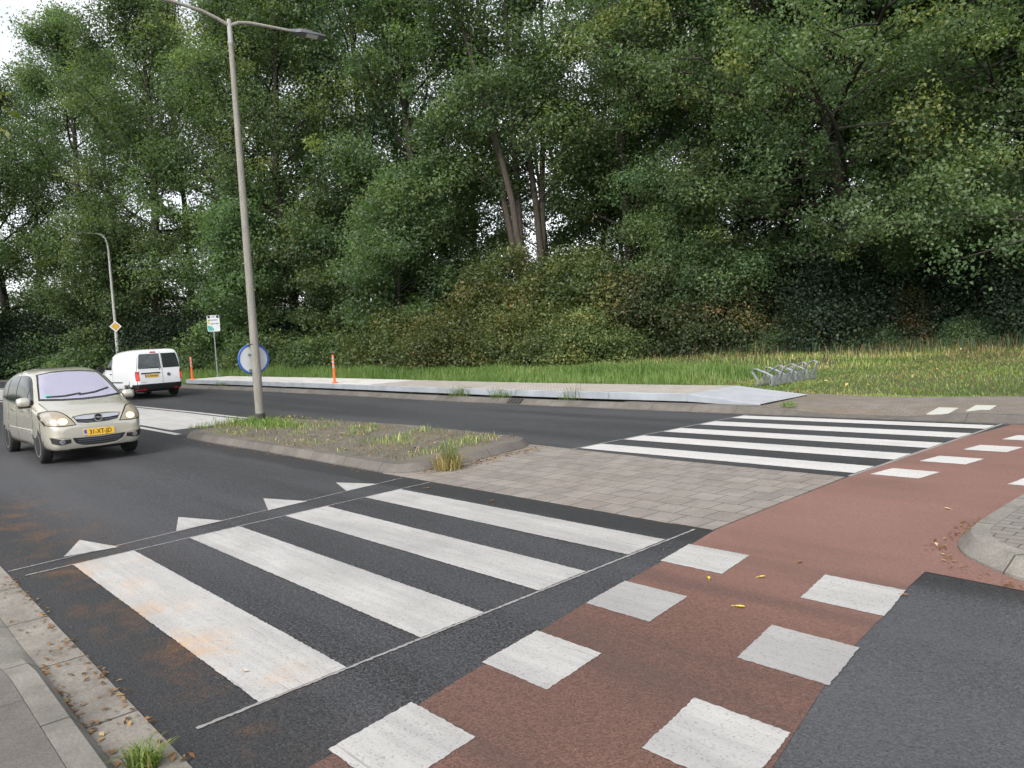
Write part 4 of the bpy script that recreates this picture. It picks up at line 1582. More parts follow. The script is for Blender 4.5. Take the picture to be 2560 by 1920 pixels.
for s in (-1, 1):
    tlm = sk.panel('tail_light', [(s * .735, .66), (s * .815, .66), (s * .832, .70), (s * .832, .98), (s * .815, 1.01), (s * .735, 1.01)], 'rear', M['tail'], van, .010, 4)
    sk.panel('lit_bar', [(s * .755, .69), (s * .82, .69), (s * .82, .90), (s * .755, .90)], 'rear', M['tail_on'], tlm, .014, 3)
    sk.panel('reflector', [(s * .50, .325), (s * .78, .325), (s * .79, .37), (s * .50, .37)], 'rear', M['redplastic'], van, .04, 2)
    sk.panel('side_window', [(1.10, 1.13), (.22, 1.10), (.14, 1.50), (.18, 1.56), (.52, 1.56), (.82, 1.36)], 'side', M['glass_dark'], van, .006, 4, s)
    for pl in ([(1.10, 1.10), (1.02, .7), (.98, .32)], [(.18, 1.60), (.10, 1.1), (.14, .32)]):
        sk.line('door_gap', pl, .010, 'side', M['lampgrey'], van, .003, s)
    sk.panel('rub_strip', [(.95, .60), (-.92, .60), (-.92, .64), (.95, .64)], 'side', M['black'], van, .012, 4, s)
    sk.panel('door_handle', [(.20, .92), (.38, .925), (.38, .955), (.20, .95)], 'side', M['black'], van, .025, 2, s)
    sk.panel('headlight', [(s * .50, .72), (s * .74, .74), (s * .76, .90), (s * .62, .90)], 'front', M['lens'], van, .006, 3)
    mt = thing('mirror', (1.02, s * 1.03, 1.14), None, None)
    mt.parent = van
    MB().box((0, 0, 0), (.12, .22, .21)).build('mirror_shell', M['black'], mt, bevel=.03)
    MB().box((0, -s * .12, -.06), (.06, .12, .05)).build('mirror_foot', M['black'], mt)
    for ax in AV:
        wheel(van, ax, s * .795, s, .315, 7, M['alloy'], 0)
number_plate(van, 'V-754-BH', Matrix.Translation((-2.215, .29, .825)) @ Matrix.Rotation(math.pi, 4, 'Z'), .50, .11)
em = thing('emblem', (-2.215, -.33, .85), None, None)
em.parent = van
vs, fs = [], []
for r_, x_ in ((.058, .0), (.07, .0), (.07, -.016), (.058, -.016)):
    for k in range(nn):
        t = 2 * math.pi * k / nn
        vs.append((x_, r_ * math.cos(t), r_ * math.sin(t)))
for j in range(4):
    for k in range(nn):
        fs.append((j * nn + k, j * nn + (k + 1) % nn, ((j + 1) % 4) * nn + (k + 1) % nn, ((j + 1) % 4) * nn + k))
MB().add(vs, fs).build('emblem_ring', M['chrome'], em, True)
MB().lathe([(.058, .02), (.058, -.006)], 28, 'X').build('emblem_back', M['black'], em)
bl = MB()
for pth in ([(.038, .045), (.018, 0), (0, .035), (-.018, 0), (-.038, .045)], [(.046, .02), (.022, -.045), (0, -.008), (-.022, -.045), (-.046, .02)]):
    bl.tube([(-.012, y, z) for y, z in pth], .006, 6)
bl.build('emblem_letters', M['chrome'], em)
MB().box((-2.212, .60, .60), (.006, .17, .018)).build('badge', M['inkgrey'], van)
MB().box((-2.212, -.62, .70), (.006, .09, .016)).build('badge', M['inkgrey'], van)

# ------------------------------------------------------------------ vegetation
RNG = np.random.default_rng(11)


def unit(v):
    return v / np.maximum(np.linalg.norm(v, axis=-1, keepdims=True), 1e-9)


def leaves(P, N, S, T, aspect=.62, fold=.16):
    """one small folded blade per leaf"""
    n = len(P)
    N = unit(N)
    a = unit(np.cross(N, RNG.normal(size=(n, 3))))
    b = np.cross(N, a)
    S = S[:, None]
    v0 = P - a * S * .5
    v1 = P + b * S * aspect * .5 + N * S * fold - a * S * .04
    v2 = P + a * S * .5
    v3 = P - b * S * aspect * .5 + N * S * fold - a * S * .04
    V = np.stack([v0, v1, v2, v3], 1).reshape(-1, 3)
    F = np.arange(4 * n).reshape(-1, 4)
    return V, F, np.repeat(T, 4)


def clump_leaves(C, RC, per, size, flat=.62, tint_sd=.11, up=.38):
    """leaves filling the outer part of flattened clumps"""
    n = len(C) * per
    idx = np.repeat(np.arange(len(C)), per)
    d = unit(RNG.normal(size=(n, 3)))
    r = RNG.random(n) ** .45
    lump = 1 + .28 * np.sin(d[:, 0] * 5 + idx) * np.cos(d[:, 1] * 6 + idx * 1.7)
    ax = RNG.normal(size=(len(C), 3)) * [1, 1, .45]
    ax = unit(ax)[idx]
    off = d * (r * lump)[:, None] * RC[idx][:, None]
    off[:, 2] *= flat
    off += ax * (np.sum(off * ax, 1) * .75)[:, None]      # every spray drawn out along its own twig
    stray = RNG.random(n) < .025
    off[stray] *= RNG.uniform(1.0, 1.7, (int(stray.sum()), 1))
    P = C[idx] + off
    N = unit(d * .55 + np.array([0, 0, up]) + RNG.normal(size=(n, 3)) * .6)
    S = size * RNG.uniform(.65, 1.3, n)
    base = RNG.normal(.45, .25, len(C))
    T = np.clip(base[idx] + RNG.normal(0, tint_sd, n), 0, 1)
    return P, N, S, T


def limb_path(p, d, L, n, curl, rnd):
    pts = [np.array(p, float)]
    d = np.array(d, float)
    for i in range(n):
        d = d + np.array([rnd.gauss(0, .13), rnd.gauss(0, .13), curl + rnd.gauss(0, .07)])
        d /= np.linalg.norm(d)
        pts.append(pts[-1] + d * L / n)
    return pts, d


def make_tree(name, seed, Ht, Rad, base, nlimb, per, size, leafmat, barkmat, trunk_r=.28, stems=1, flat=.82, profile=None, lean=.03, clump_r=(1.0, 1.6), nsub=5, elev=(10, 65)):
    """returns (trunk mesh, crown mesh)"""
    rnd = random.Random(seed)
    tb = MB()
    C, RC = [], []
    prof = profile or (lambda t: math.sin(math.pi * min(1, .18 + .80 * t)) ** .6)
    for s in range(stems):
        a = s * 2.4 + rnd.random()
        sp = 0 if stems == 1 else .075
        p, d = np.array([math.cos(a) * .25 * (stems > 1), math.sin(a) * .25 * (stems > 1), -.3]), np.array([math.cos(a) * sp + rnd.gauss(0, lean), math.sin(a) * sp + rnd.gauss(0, lean), 1.0])
        path = [p]
        n = 14
        for i in range(n):
            d = d + np.array([rnd.gauss(0, .035), rnd.gauss(0, .035), .05])
            d /= np.linalg.norm(d)
            path.append(path[-1] + d * Ht * .93 / n)
        tr = trunk_r * (1 if stems == 1 else .72)
        rad = [tr * (1.35 if i == 0 else 1) * (1 - .93 * i / n) ** .8 + .012 for i in range(n + 1)]
        tb.tube([tuple(q) for q in path], rad, 9)
        k = max(4, nlimb // stems)
        for j in range(k):
            t = base + (1 - base) * (j + rnd.random() * .7) / k
            t = min(t, .97)
            fi = t * n
            i0 = min(int(fi), n - 1)
            q = path[i0] + (path[i0 + 1] - path[i0]) * (fi - i0)
            az = j * 2.39996 + rnd.gauss(0, .3) + s
            el = R(elev[0] + (elev[1] - elev[0]) * t + rnd.gauss(0, 8))
            L = Rad * prof((t - base) / (1 - base + 1e-6)) * rnd.uniform(.75, 1.15)
            L = max(L, .9)
            dd = [math.cos(az) * math.cos(el), math.sin(az) * math.cos(el), math.sin(el)]
            lp_, de = limb_path(q, dd, L, 6, .03 if t > .3 else -.02, rnd)
            r0 = max(.02, tr * (.42 if base < .18 else .30) * (1 - t * .75) * min(1, L / Rad + .3))
            tb.tube([tuple(w) for w in lp_], [r0 * (1 - .85 * m / 6) + .006 for m in range(7)], 6, cap=False)
            C.append(lp_[-1])
            RC.append(rnd.uniform(*clump_r))
            for m in range(nsub):
                f = .28 + .68 * (m + rnd.random() * .6) / nsub
                i1 = min(5, int(f * 6))
                q2 = lp_[i1] + (lp_[i1 + 1] - lp_[i1]) * (f * 6 - i1)
                az2 = az + (1 if m % 2 else -1) * rnd.uniform(.5, 1.2)
                el2 = el * .5 + rnd.gauss(.12, .25)
                L2 = L * rnd.uniform(.26, .46) * (1.15 - f * .4)
                dd2 = [math.cos(az2) * math.cos(el2), math.sin(az2) * math.cos(el2), math.sin(el2)]
                sp_, _ = limb_path(q2, dd2, L2, 3, .02, rnd)
                tb.tube([tuple(w) for w in sp_], [r0 * .38, r0 * .28, r0 * .18, .005], 5, cap=False)
                C.append(sp_[-1])
                RC.append(rnd.uniform(*clump_r) * .8)
                if rnd.random() < .6:
                    C.append(sp_[1])
                    RC.append(rnd.uniform(*clump_r) * .62)
        C.append(path[-1])
        RC.append(clump_r[0])
    C, RC = np.array(C), np.array(RC)
    P, N, S, T = clump_leaves(C, RC, per, size, flat)
    ok = P[:, 2] > .25
    V, F, TT = leaves(P[ok], N[ok], S[ok], T[ok])
    crown = np_mesh(name + '_crown', V, F, leafmat, TT)
    me = bpy.data.meshes.new(name + '_trunk')
    me.from_pydata(tb.v, [], tb.f)
    me.materials.append(barkmat)
    me.polygons.foreach_set('use_smooth', [True] * len(me.polygons))
    return me, crown


tall = lambda t: (.60 + .6 * t) if t < .35 else (.81 + .19 * math.cos((t - .35) * 2.4)) * (1 - .55 * max(0, t - .66) / .34)
wide = lambda t: .85 + .30 * math.sin(math.pi * t) - .55 * max(0, t - .6)
TREES = {
    'oak_a': make_tree('oak', 3, 24, 6.2, .07, 34, 170, .165, M['leaf_oak'], M['bark'], .34, profile=tall, elev=(0, 66), nsub=7, clump_r=(.7, 1.6)),
    'oak_b': make_tree('oak', 8, 23, 6.6, .11, 33, 170, .165, M['leaf_oak'], M['bark'], .36, profile=tall, elev=(4, 68), nsub=7, clump_r=(.7, 1.6)),
    'oak_c': make_tree('oak', 21, 25, 5.6, .06, 36, 160, .16, M['leaf_oak'], M['bark'], .30, profile=tall, elev=(0, 64), nsub=7, clump_r=(.65, 1.5)),
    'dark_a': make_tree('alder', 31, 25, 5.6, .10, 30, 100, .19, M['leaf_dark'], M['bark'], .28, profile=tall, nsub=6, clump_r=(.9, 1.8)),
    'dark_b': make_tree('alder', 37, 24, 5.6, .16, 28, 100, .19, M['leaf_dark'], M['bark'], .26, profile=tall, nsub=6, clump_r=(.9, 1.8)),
    'multi': make_tree('maple', 44, 24, 5.6, .34, 45, 160, .17, M['leaf_oak'], M['bark_pale'], .27, stems=5, profile=tall, lean=.025, nsub=6, clump_r=(.85, 1.7)),
    'near_oak': make_tree('near_oak', 52, 22, 9.6, .165, 52, 225, .145, M['leaf_near'], M['bark'], .42, profile=wide, clump_r=(.65, 1.4), nsub=11, elev=(-6, 60), flat=.74),
    'small': make_tree('sapling', 63, 9, 3.4, .08, 24, 150, .16, M['leaf_oak'], M['bark'], .12, profile=tall, clump_r=(.6, 1.2), nsub=5),
}


def plant(kind, name, px, dist, scale, rot, label, cat='tree', group=None, sz=None, sink=0.0):
    az = math.degrees(math.atan((px - 1280) / 1903.4))
    x, y = polar(az, dist)
    t = thing(name, (x, y, H(x, y) - .05 - sink), label, cat, rot, group)
    t.scale = (scale, scale, sz or scale)
    tr, cr = TREES[kind]
    link_mesh('trunk', tr, t)
    link_mesh('crown', cr, t)
    return t


FR = 'tall trees along the front edge of the wood'
front = [
    ('oak_a', -190, 58, .92, 0.3, 'broad tree at the far left edge of the wood, cut by the frame'),
    ('oak_b', 40, 63, .92, 1.7, 'tall leafy tree beyond the silver car at the left edge of the wood'),
    ('oak_c', 220, 59, .98, 2.9, 'tall tree with spiky top under the open sky behind the slim lamp'),
    ('oak_a', 400, 53, .98, 4.1, 'large oak behind the white van with dark bare limbs showing'),
    ('oak_b', 585, 49, .98, 5.2, 'large oak right behind the top of the concrete street lamp'),
    ('oak_c', 760, 46, 1.0, .9, 'dense tall tree just right of the concrete street lamp'),
    ('dark_a', 930, 45, 1.06, 2.2, 'dark tall tree left of the tree with several bare stems'),
    ('oak_b', 1090, 44, 1.02, 3.6, 'green tree close left of the several bare stems'),
    ('multi', 1345, 41, 1.08, .4, 'tree with several bare grey stems rising behind the big bush'),
    ('oak_c', 1590, 42, 1.0, 1.2, 'tall tree right of the several bare stems'),
    ('oak_a', 1790, 40, 1.0, 2.6, 'tall oak with slanting limbs behind the left of the big near oak'),
    ('dark_b', 1985, 43, 1.1, 3.3, 'dark tree just behind the middle of the big near oak'),
    ('oak_b', 2400, 42, 1.0, 5.9, 'tall oak at upper right behind the near oak'),
    ('oak_c', 2690, 41, 1.0, .2, 'tall oak at the far right edge of the frame'),
]
for k, px, d, s, r, l in front:
    plant(k, 'oak_tree' if k.startswith('oak') else 'tree', px, d, s, r, l, group=FR)
plant('near_oak', 'oak_tree', 2160, 36.3, 1.0, 2.3, 'big oak nearest the road, its lower boughs hanging over the grass at right', group=FR)
plant('near_oak', 'oak_tree', 1950, 40.5, .95, 4.9, 'oak left of the big near oak, its boughs above the bike rack', group=FR)
plant('near_oak', 'oak_tree', 2790, 36.5, 1.0, .9, 'bright green oak whose boughs reach in at the right edge', group=FR)
BK = 'trees deeper in the wood'
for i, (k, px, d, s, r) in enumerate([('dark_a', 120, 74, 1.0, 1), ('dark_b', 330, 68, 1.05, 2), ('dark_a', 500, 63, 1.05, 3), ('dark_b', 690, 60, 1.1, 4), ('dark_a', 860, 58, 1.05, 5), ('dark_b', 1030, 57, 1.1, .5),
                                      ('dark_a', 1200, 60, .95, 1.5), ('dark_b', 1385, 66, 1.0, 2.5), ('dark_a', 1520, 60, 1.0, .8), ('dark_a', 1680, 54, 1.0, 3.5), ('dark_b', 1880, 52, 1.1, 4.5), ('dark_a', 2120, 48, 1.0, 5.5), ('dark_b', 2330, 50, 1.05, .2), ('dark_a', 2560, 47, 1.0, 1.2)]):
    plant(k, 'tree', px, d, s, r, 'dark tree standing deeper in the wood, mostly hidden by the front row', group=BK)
for px, d, s, r, l in [(640, 45, 1.0, 1, 'small bushy tree right of the concrete lamp, its leaves down to the ground'), (300, 54, 1.0, 2, 'small bushy tree just above the white van'), (1010, 39.5, 1.05, 3, 'small light tree with yellowing leaves left of the big bush'),
                       (1110, 47, 1.3, 4.4, 'small tree filling the gap left of the bare stems'), (1570, 46, 1.4, 5.4, 'small tree filling the gap right of the bare stems'), (930, 49, 1.3, 3.4, 'small tree in the shade above the low bramble mound'), (1700, 37, .8, 4, 'small tree behind the right shoulder of the big bush'), (820, 44, .95, 5, 'small dark tree behind the middle orange post')]:
    plant('small', 'small_tree', px, d, s, r, l, group='small trees at the wood edge')


def make_bush(name, seed, w, d, h, n, per, size, leafmat, cr=(.5, .9), stems=14):
    rnd = random.Random(seed)
    C, RC = [], []
    for i in range(n):
        a, r = rnd.random() * 2 * math.pi, rnd.random() ** .5
        x, y = math.cos(a) * r * w / 2, math.sin(a) * r * d / 2
        hz = h * (1 - r ** 2.2) ** .75 * rnd.uniform(.86, 1.1)
        z = max(.25, hz * rnd.random() ** .42)
        C.append((x, y, z))
        RC.append(rnd.uniform(*cr))
    C, RC = np.array(C), np.array(RC)
    P, N, S, T = clump_leaves(C, RC, per, size, .75, .17)
    ok = P[:, 2] > .03
    V, F, TT = leaves(P[ok], N[ok], S[ok], T[ok], .7)
    crown = np_mesh(name, V, F, leafmat, TT)
    tb = MB()
    for i in range(stems):
        c = C[rnd.randrange(n)]
        tb.tube([(0, 0, -.1), (c[0] * .55, c[1] * .55, c[2] * .5), tuple(c)], [.03, .02, .006], 5, cap=False)
    for i in range(stems):
        a = rnd.random() * 6.28
        x, y = math.cos(a) * w * .46, math.sin(a) * d * .46
        tb.tube([(0, 0, -.1), (x * .7, y * .7, .4 + rnd.random()), (x, y, .2 + rnd.random() * .6), (x * 1.12, y * 1.12, .1 + rnd.random() * .3)], [.014, .012, .01, .004], 4, cap=False)
    me = bpy.data.meshes.new(name + '_stems')
    me.from_pydata(tb.v, [], tb.f)
    me.materials.append(M['bark'])
    return me, crown


BUSH = {
    'bramble': make_bush('bramble', 2, 6, 4.5, 2.6, 110, 220, .115, M['leaf_bramble']),
    'hazel': make_bush('hazel', 5, 8, 6, 5.6, 150, 260, .145, M['leaf_bramble'], (.6, 1.1)),
    'dry': make_bush('dry', 9, 7, 5, 4.2, 130, 240, .13, M['leaf_dry'], (.6, 1.0)),
    'dark': make_bush('dark', 12, 8, 5, 4.0, 130, 300, .12, M['leaf_shaded'], (.7, 1.2)),
    'low': make_bush('low', 15, 5, 3.5, 1.6, 80, 190, .12, M['leaf_oak'], (.4, .7)),
}


def bush(kind, px, dist, s, rot, label, sz=None, group='bushes along the foot of the wood'):
    az = math.degrees(math.atan((px - 1280) / 1903.4))
    x, y = polar(az, dist)
    t = thing('bush', (x, y, H(x, y) - .05), label, 'bush', rot, group)
    t.scale = (s, s, sz or s)
    st, cr = BUSH[kind]
    link_mesh('stems', st, t)
    link_mesh('foliage', cr, t)
    return t


for a in [
    ('hazel', 1290, 37.5, 1.0, .2, 'tallest bush in front of the bare stems, green with yellow leaves'),
    ('hazel', 1480, 37.0, .95, 1.9, 'tall bush right of the tallest one, olive green'),
    ('bramble', 1010, 38.0, 1.05, .5, 'low yellow-green bramble mound at the left of the big bush'),
    ('bramble', 1120, 35.6, 1.0, 2.1, 'bramble mound with reddish stems before the big bush'),
    ('bramble', 1290, 34.2, .95, 3.0, 'bramble with brown dry leaves right behind the tall grass'),
    ('bramble', 1440, 33.6, .9, 4.0, 'bramble with yellow leaves behind the platform joint'),
    ('dry', 1640, 36.2, 1.0, 1.0, 'brownish dry bush above the ramp of the platform'),
    ('dry', 1790, 37.0, .95, 2.5, 'dry dark bush behind the bike rack, left part'),
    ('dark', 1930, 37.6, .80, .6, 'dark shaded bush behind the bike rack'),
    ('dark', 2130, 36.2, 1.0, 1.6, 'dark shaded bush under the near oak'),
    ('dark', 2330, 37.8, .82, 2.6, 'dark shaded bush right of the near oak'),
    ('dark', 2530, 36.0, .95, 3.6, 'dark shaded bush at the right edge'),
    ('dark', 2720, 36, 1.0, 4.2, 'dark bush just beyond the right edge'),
    ('low', 1960, 34.4, .55, 1.3, 'small green bush at the foot of the dark hedge behind the bike rack'),
    ('low', 2190, 33.8, .5, 3.3, 'small green bush at the foot of the dark hedge under the near oak'),
    ('low', 2420, 34.0, .6, 5.0, 'small green bush at the foot of the dark hedge near the right edge'),
    ('dry', 2040, 36.0, .62, 4.4, 'small brownish bush in the dark hedge left of the near oak'),
    ('dry', 2260, 35.6, .6, 2.0, 'small brownish bush in the dark hedge right of the near oak'),
    ('low', 820, 42.0, 1.1, 1.0, 'low green bush behind the middle orange post'),
    ('low', 690, 44.5, 1.2, 2.0, 'low green bush right of the concrete lamp post'),
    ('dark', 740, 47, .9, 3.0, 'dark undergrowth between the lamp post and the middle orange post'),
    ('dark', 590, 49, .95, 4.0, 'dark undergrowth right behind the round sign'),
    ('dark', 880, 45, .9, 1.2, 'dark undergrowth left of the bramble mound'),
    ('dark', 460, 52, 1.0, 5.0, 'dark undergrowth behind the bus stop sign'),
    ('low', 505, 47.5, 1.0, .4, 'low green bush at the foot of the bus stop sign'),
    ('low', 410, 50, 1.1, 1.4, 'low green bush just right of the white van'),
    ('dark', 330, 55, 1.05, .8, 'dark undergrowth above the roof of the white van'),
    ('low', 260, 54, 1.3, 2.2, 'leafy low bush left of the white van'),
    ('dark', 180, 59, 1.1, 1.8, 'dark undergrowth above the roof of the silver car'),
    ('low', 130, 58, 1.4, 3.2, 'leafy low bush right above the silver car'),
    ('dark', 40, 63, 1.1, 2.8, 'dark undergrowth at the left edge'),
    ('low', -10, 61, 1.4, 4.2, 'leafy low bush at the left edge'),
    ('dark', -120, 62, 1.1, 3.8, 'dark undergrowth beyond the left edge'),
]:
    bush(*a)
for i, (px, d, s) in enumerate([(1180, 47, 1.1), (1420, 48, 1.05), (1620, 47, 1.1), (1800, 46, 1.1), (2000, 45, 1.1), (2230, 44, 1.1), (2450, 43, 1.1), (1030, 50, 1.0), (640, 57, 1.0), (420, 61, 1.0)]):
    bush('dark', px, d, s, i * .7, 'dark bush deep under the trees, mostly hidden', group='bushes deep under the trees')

for x_, y_, r_ in ((-24.0, -9.0, .4), (-36.0, -14.0, 2.0)):
    t = thing('oak_tree', (x_, y_, H(x_, y_) - .05), 'oak on the near verge outside the left of the frame', 'tree', r_, 'oaks on the near verge')
    tr, cr = TREES['oak_a']
    link_mesh('trunk', tr, t)
    link_mesh('crown', cr, t)

# overhanging twigs of a tree just outside the left of the frame
ob = thing('oak_branch', (0, 0, 0), 'yellow-green oak twigs reaching in at the left edge, close to the road', 'branch')


def twig(px, py, d, n, sz, ln):
    az = math.atan((px - 1280) / 1903.4)
    x, y = polar(math.degrees(az), d)
    dep = d * math.cos(az)
    hz = 843.5 + 921.4 * 0 - (px - 1280) * .0608
    z = EYE + (hz - py) / 1903.4 * dep
    return np.array([x, y, z])


tb = MB()
limb = [(-23.9, -9.0, 7.5), (-21.5, -5.5, 9.2), (-19.5, -2.0, 9.4), (-17.9, .8, 8.4)]
tb.tube(limb, [.16, .12, .09, .05], 8, cap=False)
PP, NN, SS, TT = [], [], [], []
rnd = random.Random(5)
vleft = np.array([math.cos(R(FWD + 90)), math.sin(R(FWD + 90)), 0])
for px, py, n in [(85, 262, 9), (60, 300, 10), (20, 285, 10), (30, 345, 11), (60, 360, 6), (-10, 330, 12), (5, 15, 10), (15, 60, 8), (-20, 40, 10), (-30, 250, 10), (40, 110, 4), (60, 165, 4)]:
    p = twig(px, py, 17.0, 0, 0, 0)
    q = p + vleft * 1.6 + np.array([0, 0, -.1])
    tb.tube([limb[-1], tuple((np.array(limb[-1]) + q) / 2 + np.array([0, 0, .25])), tuple(q)], [.04, .025, .014], 5, cap=False)
    tb.tube([tuple(q), tuple((p + q) / 2 + np.array([0, 0, .06])), tuple(p)], [.014, .009, .003], 5, cap=False)
    for k in range(n * 3):
        t = rnd.random() ** 1.6
        w = p * (1 - t) + q * t + RNG.normal(size=3) * .14
        PP.append(w)
        NN.append(RNG.normal(size=3) * .6 + np.array([0, 0, .7]))
        SS.append(rnd.uniform(.09, .17))
        TT.append(min(1, max(0, rnd.gauss(.45, .25))))
V, F, T_ = leaves(np.array(PP), np.array(NN), np.array(SS), np.array(TT))
link_mesh('leaves', np_mesh('leaves', V, F, M['leaf_yellow'], T_), ob)
tb.build('twigs', M['bark'], ob, fix=False)


# ------------------------------------------------------------------ grass and litter
def blades(P, Hh, W, T, bend=.35):
    n = len(P)
    a = RNG.random(n) * 2 * np.pi
    d = np.stack([np.cos(a), np.sin(a), np.zeros(n)], 1)
    s = np.stack([-np.sin(a), np.cos(a), np.zeros(n)], 1)
    up = np.array([0, 0, 1.0])
    bd = (RNG.uniform(.2, 1.4, n) * bend)[:, None]
    Hh, W = Hh[:, None], W[:, None]
    v0, v1 = P - s * W / 2, P + s * W / 2
    m = P + up * Hh * .55 + d * Hh * bd * .35
    v2, v3 = m - s * W * .4, m + s * W * .4
    t = P + up * Hh * (1 - bd * .35) + d * Hh * bd
    v4, v5 = t - s * W * .08, t + s * W * .08
    V = np.stack([v0, v1, v2, v3, v4, v5], 1).reshape(-1, 3)
    i = np.arange(n)[:, None] * 6
    F = np.concatenate([i + np.array([[0, 1, 3, 2]]), i + np.array([[2, 3, 5, 4]])], 1).reshape(-1, 4)
    return V, F, np.repeat(T, 6)


def noise2(x, y, f, seed=0):
    s = 0
    r = np.random.default_rng(seed)
    for k in range(5):
        a, b, c = r.uniform(-1, 1, 3)
        s = s + np.sin(x * f * (1 + a) * (1 + k * .4) + y * f * b * 2 + c * 9) * np.cos(y * f * (1 - a * .5) * (1 + k * .3) - x * f * c + b * 7)
    return s / 5


def field(name, n, xr, dr, hfun, wid, mat, keep=None, bend=.35, tmean=.45, tvar=.16):
    x = RNG.uniform(*xr, n)
    d = RNG.uniform(*dr, n)
    yf = np.interp(x, FX, FY)
    y = yf + d
    h = hfun(x, d)
    ok = h > .01
    if keep is not None:
        ok &= keep(x, d)
    x, y, h = x[ok], y[ok], h[ok]
    z = np.array([H(a, b) for a, b in zip(x, y)])
    P = np.stack([x, y, z - .02], 1)
    m = len(P)
    T = np.clip(tmean + noise2(x, y, .5, 3) * .5 + RNG.normal(0, tvar, m), 0, 1)
    V, F, TT = blades(P, h * RNG.uniform(.6, 1.25, m), np.full(m, wid) * RNG.uniform(.7, 1.4, m), T, bend)
    o = link_mesh(name, np_mesh(name, V, F, mat, TT))
    o['kind'] = 'stuff'
    return o


# tall fresh grass behind the platform
field('tall_grass', 52000, (-44, -8.6), (2.62, 10.5), lambda x, d: np.clip(.36 + .30 * noise2(x, d, .9, 1) + .12 * noise2(x, d, 3.1, 17), .10, .85) * np.clip((13 - d) / 6, .35, 1) * np.clip((-10.6 - x) / 1.6, .12, 1), .017, M['grass'], None, .45, .48)
field('rough_grass', 30000, (-62, -9), (9.5, 22), lambda x, d: np.clip(.16 + .12 * noise2(x, d, .7, 2), .03, .4), .02, M['lawn'], None, .4, .5, .22)
# mown grass at right
field('mown_grass', 70000, (-11, 9), (2.6, 21), lambda x, d: np.clip(.07 + .045 * noise2(x, d, 1.1, 4), .015, .16), .015, M['lawn'], None, .5, .46, .18)
field('grass_edge', 16000, (-8, 12), (2.3, 3.1), lambda x, d: np.clip(.05 + .05 * noise2(x, d, 2.1, 5), .0, .12), .012, M['lawn'], None, .5, .6, .2)
field('dry_grass', 6500, (-26, 6), (13, 20.5), lambda x, d: np.clip(.28 + .5 * noise2(x, d, .8, 6), 0, .75) * (np.abs(d - 16 - x * .12) < 4.0), .012, M['straw'], None, .6, .4, .25)
field('verge_grass', 26000, (-78, -35), (.5, 12), lambda x, d: np.clip(.14 + .14 * noise2(x, d, .5, 7), .03, .4), .022, M['lawn'], None, .5, .45, .2)


field('hedge_weeds', 5200, (-26, 5), (15.5, 21), lambda x, d: np.clip(.45 + .5 * noise2(x, d, 1.3, 21), 0, 1.0) * (np.abs(d - 18.6 - x * .10) < 1.9), .03, M['leaf_dark'], None, .5, .5, .25)
field('hedge_straw', 1800, (-26, 5), (15.5, 21), lambda x, d: np.clip(.55 + .6 * noise2(x, d, 1.0, 22), 0, 1.2) * (np.abs(d - 18.0 - x * .10) < 1.9), .012, M['straw'], None, .6, .3, .25)
field('cut_grass', 9000, (-10, 6), (4.5, 14), lambda x, d: .10 * (noise2(x, d, .9, 12) > .22), .014, M['straw'], None, 1.6, .35, .3)


def tuft(name, x, y, z, n, rad, hh, mat, label, spread=.5, tm=.5, cat='grass tuft', group=None):
    a, r = RNG.random(n) * 6.28, RNG.random(n) ** .7 * rad
    P = np.stack([np.cos(a) * r, np.sin(a) * r, np.zeros(n)], 1)
    T = np.clip(tm + RNG.normal(0, .2, n), 0, 1)
    V, F, TT = blades(P, hh * RNG.uniform(.4, 1.1, n), np.full(n, .008) * RNG.uniform(.7, 1.5, n), T, spread)
    o = link_mesh(name, np_mesh(name, V, F, mat, TT), None, (x, y, z))
    return tag(o, label, cat, group)


tuft('grass_tuft', -8.14, 6.15, .01, 110, .12, .44, M['grass'], 'tall green and yellow grass tuft growing at the right end of the traffic island', .5, .62)
tuft('grass_tuft', -8.12, 6.08, .01, 240, .19, .30, M['straw'], 'dry straw-coloured tuft at the foot of the tall tuft on the traffic island', .9, .4)
tuft('grass_tuft', -3.42, .86, .005, 150, .065, .13, M['lawn'], 'small green grass tuft in the near gutter at the bottom edge', .8, .45)
for x, n, h, l in ((-16.8, 160, .42, 'grass tuft sprouting below the platform fascia, left of the others'), (-15.1, 130, .36, 'grass tuft below the platform fascia left of the drain'), (-12.7, 60, .50, 'thin weeds below the fascia right of the drain'), (-31.0, 120, .25, 'weeds below the platform fascia beside the far orange post')):
    tuft('grass_tuft', x, yF(x) + .42, gz(x) + .10, n, .32, h, M['grass'], l, .9, .5, group='grass tufts along the bus platform')
tuft('weed', -7.1, yF(-7) + .5, .12, 90, .16, .14, M['lawn'], 'dark green weed growing on the kerb of the far path', 1.2, .2, 'weed')
# weeds round the pole and over the island
n = 5200
x = RNG.uniform(-17.2, -8.9, n)
y = RNG.uniform(5.75, 8.2, n)
w = noise2(x, y, 1.6, 8) + .55 * np.exp(-((x + 15.9) ** 2 / 2.4 + (y - 7.0) ** 2 / .35)) * 1.6 + RNG.normal(0, .12, n)
ok = w > .13
x, y, w = x[ok], y[ok], w[ok]
P = np.stack([x, y, np.array([gz(a) for a in x]) + .105], 1)
V, F, T_ = blades(P, np.clip(.05 + .22 * w * RNG.random(len(x)), .03, .32), np.full(len(x), .010), np.clip(.5 + RNG.normal(0, .3, len(x)), 0, 1), .6)
xs2, ys2 = RNG.uniform(-17.2, -8.8, 4200), RNG.uniform(5.72, 8.2, 4200)
k2 = noise2(xs2, ys2, 2.3, 15) + RNG.normal(0, .2, 4200) > -.02
xs2, ys2 = xs2[k2], ys2[k2]
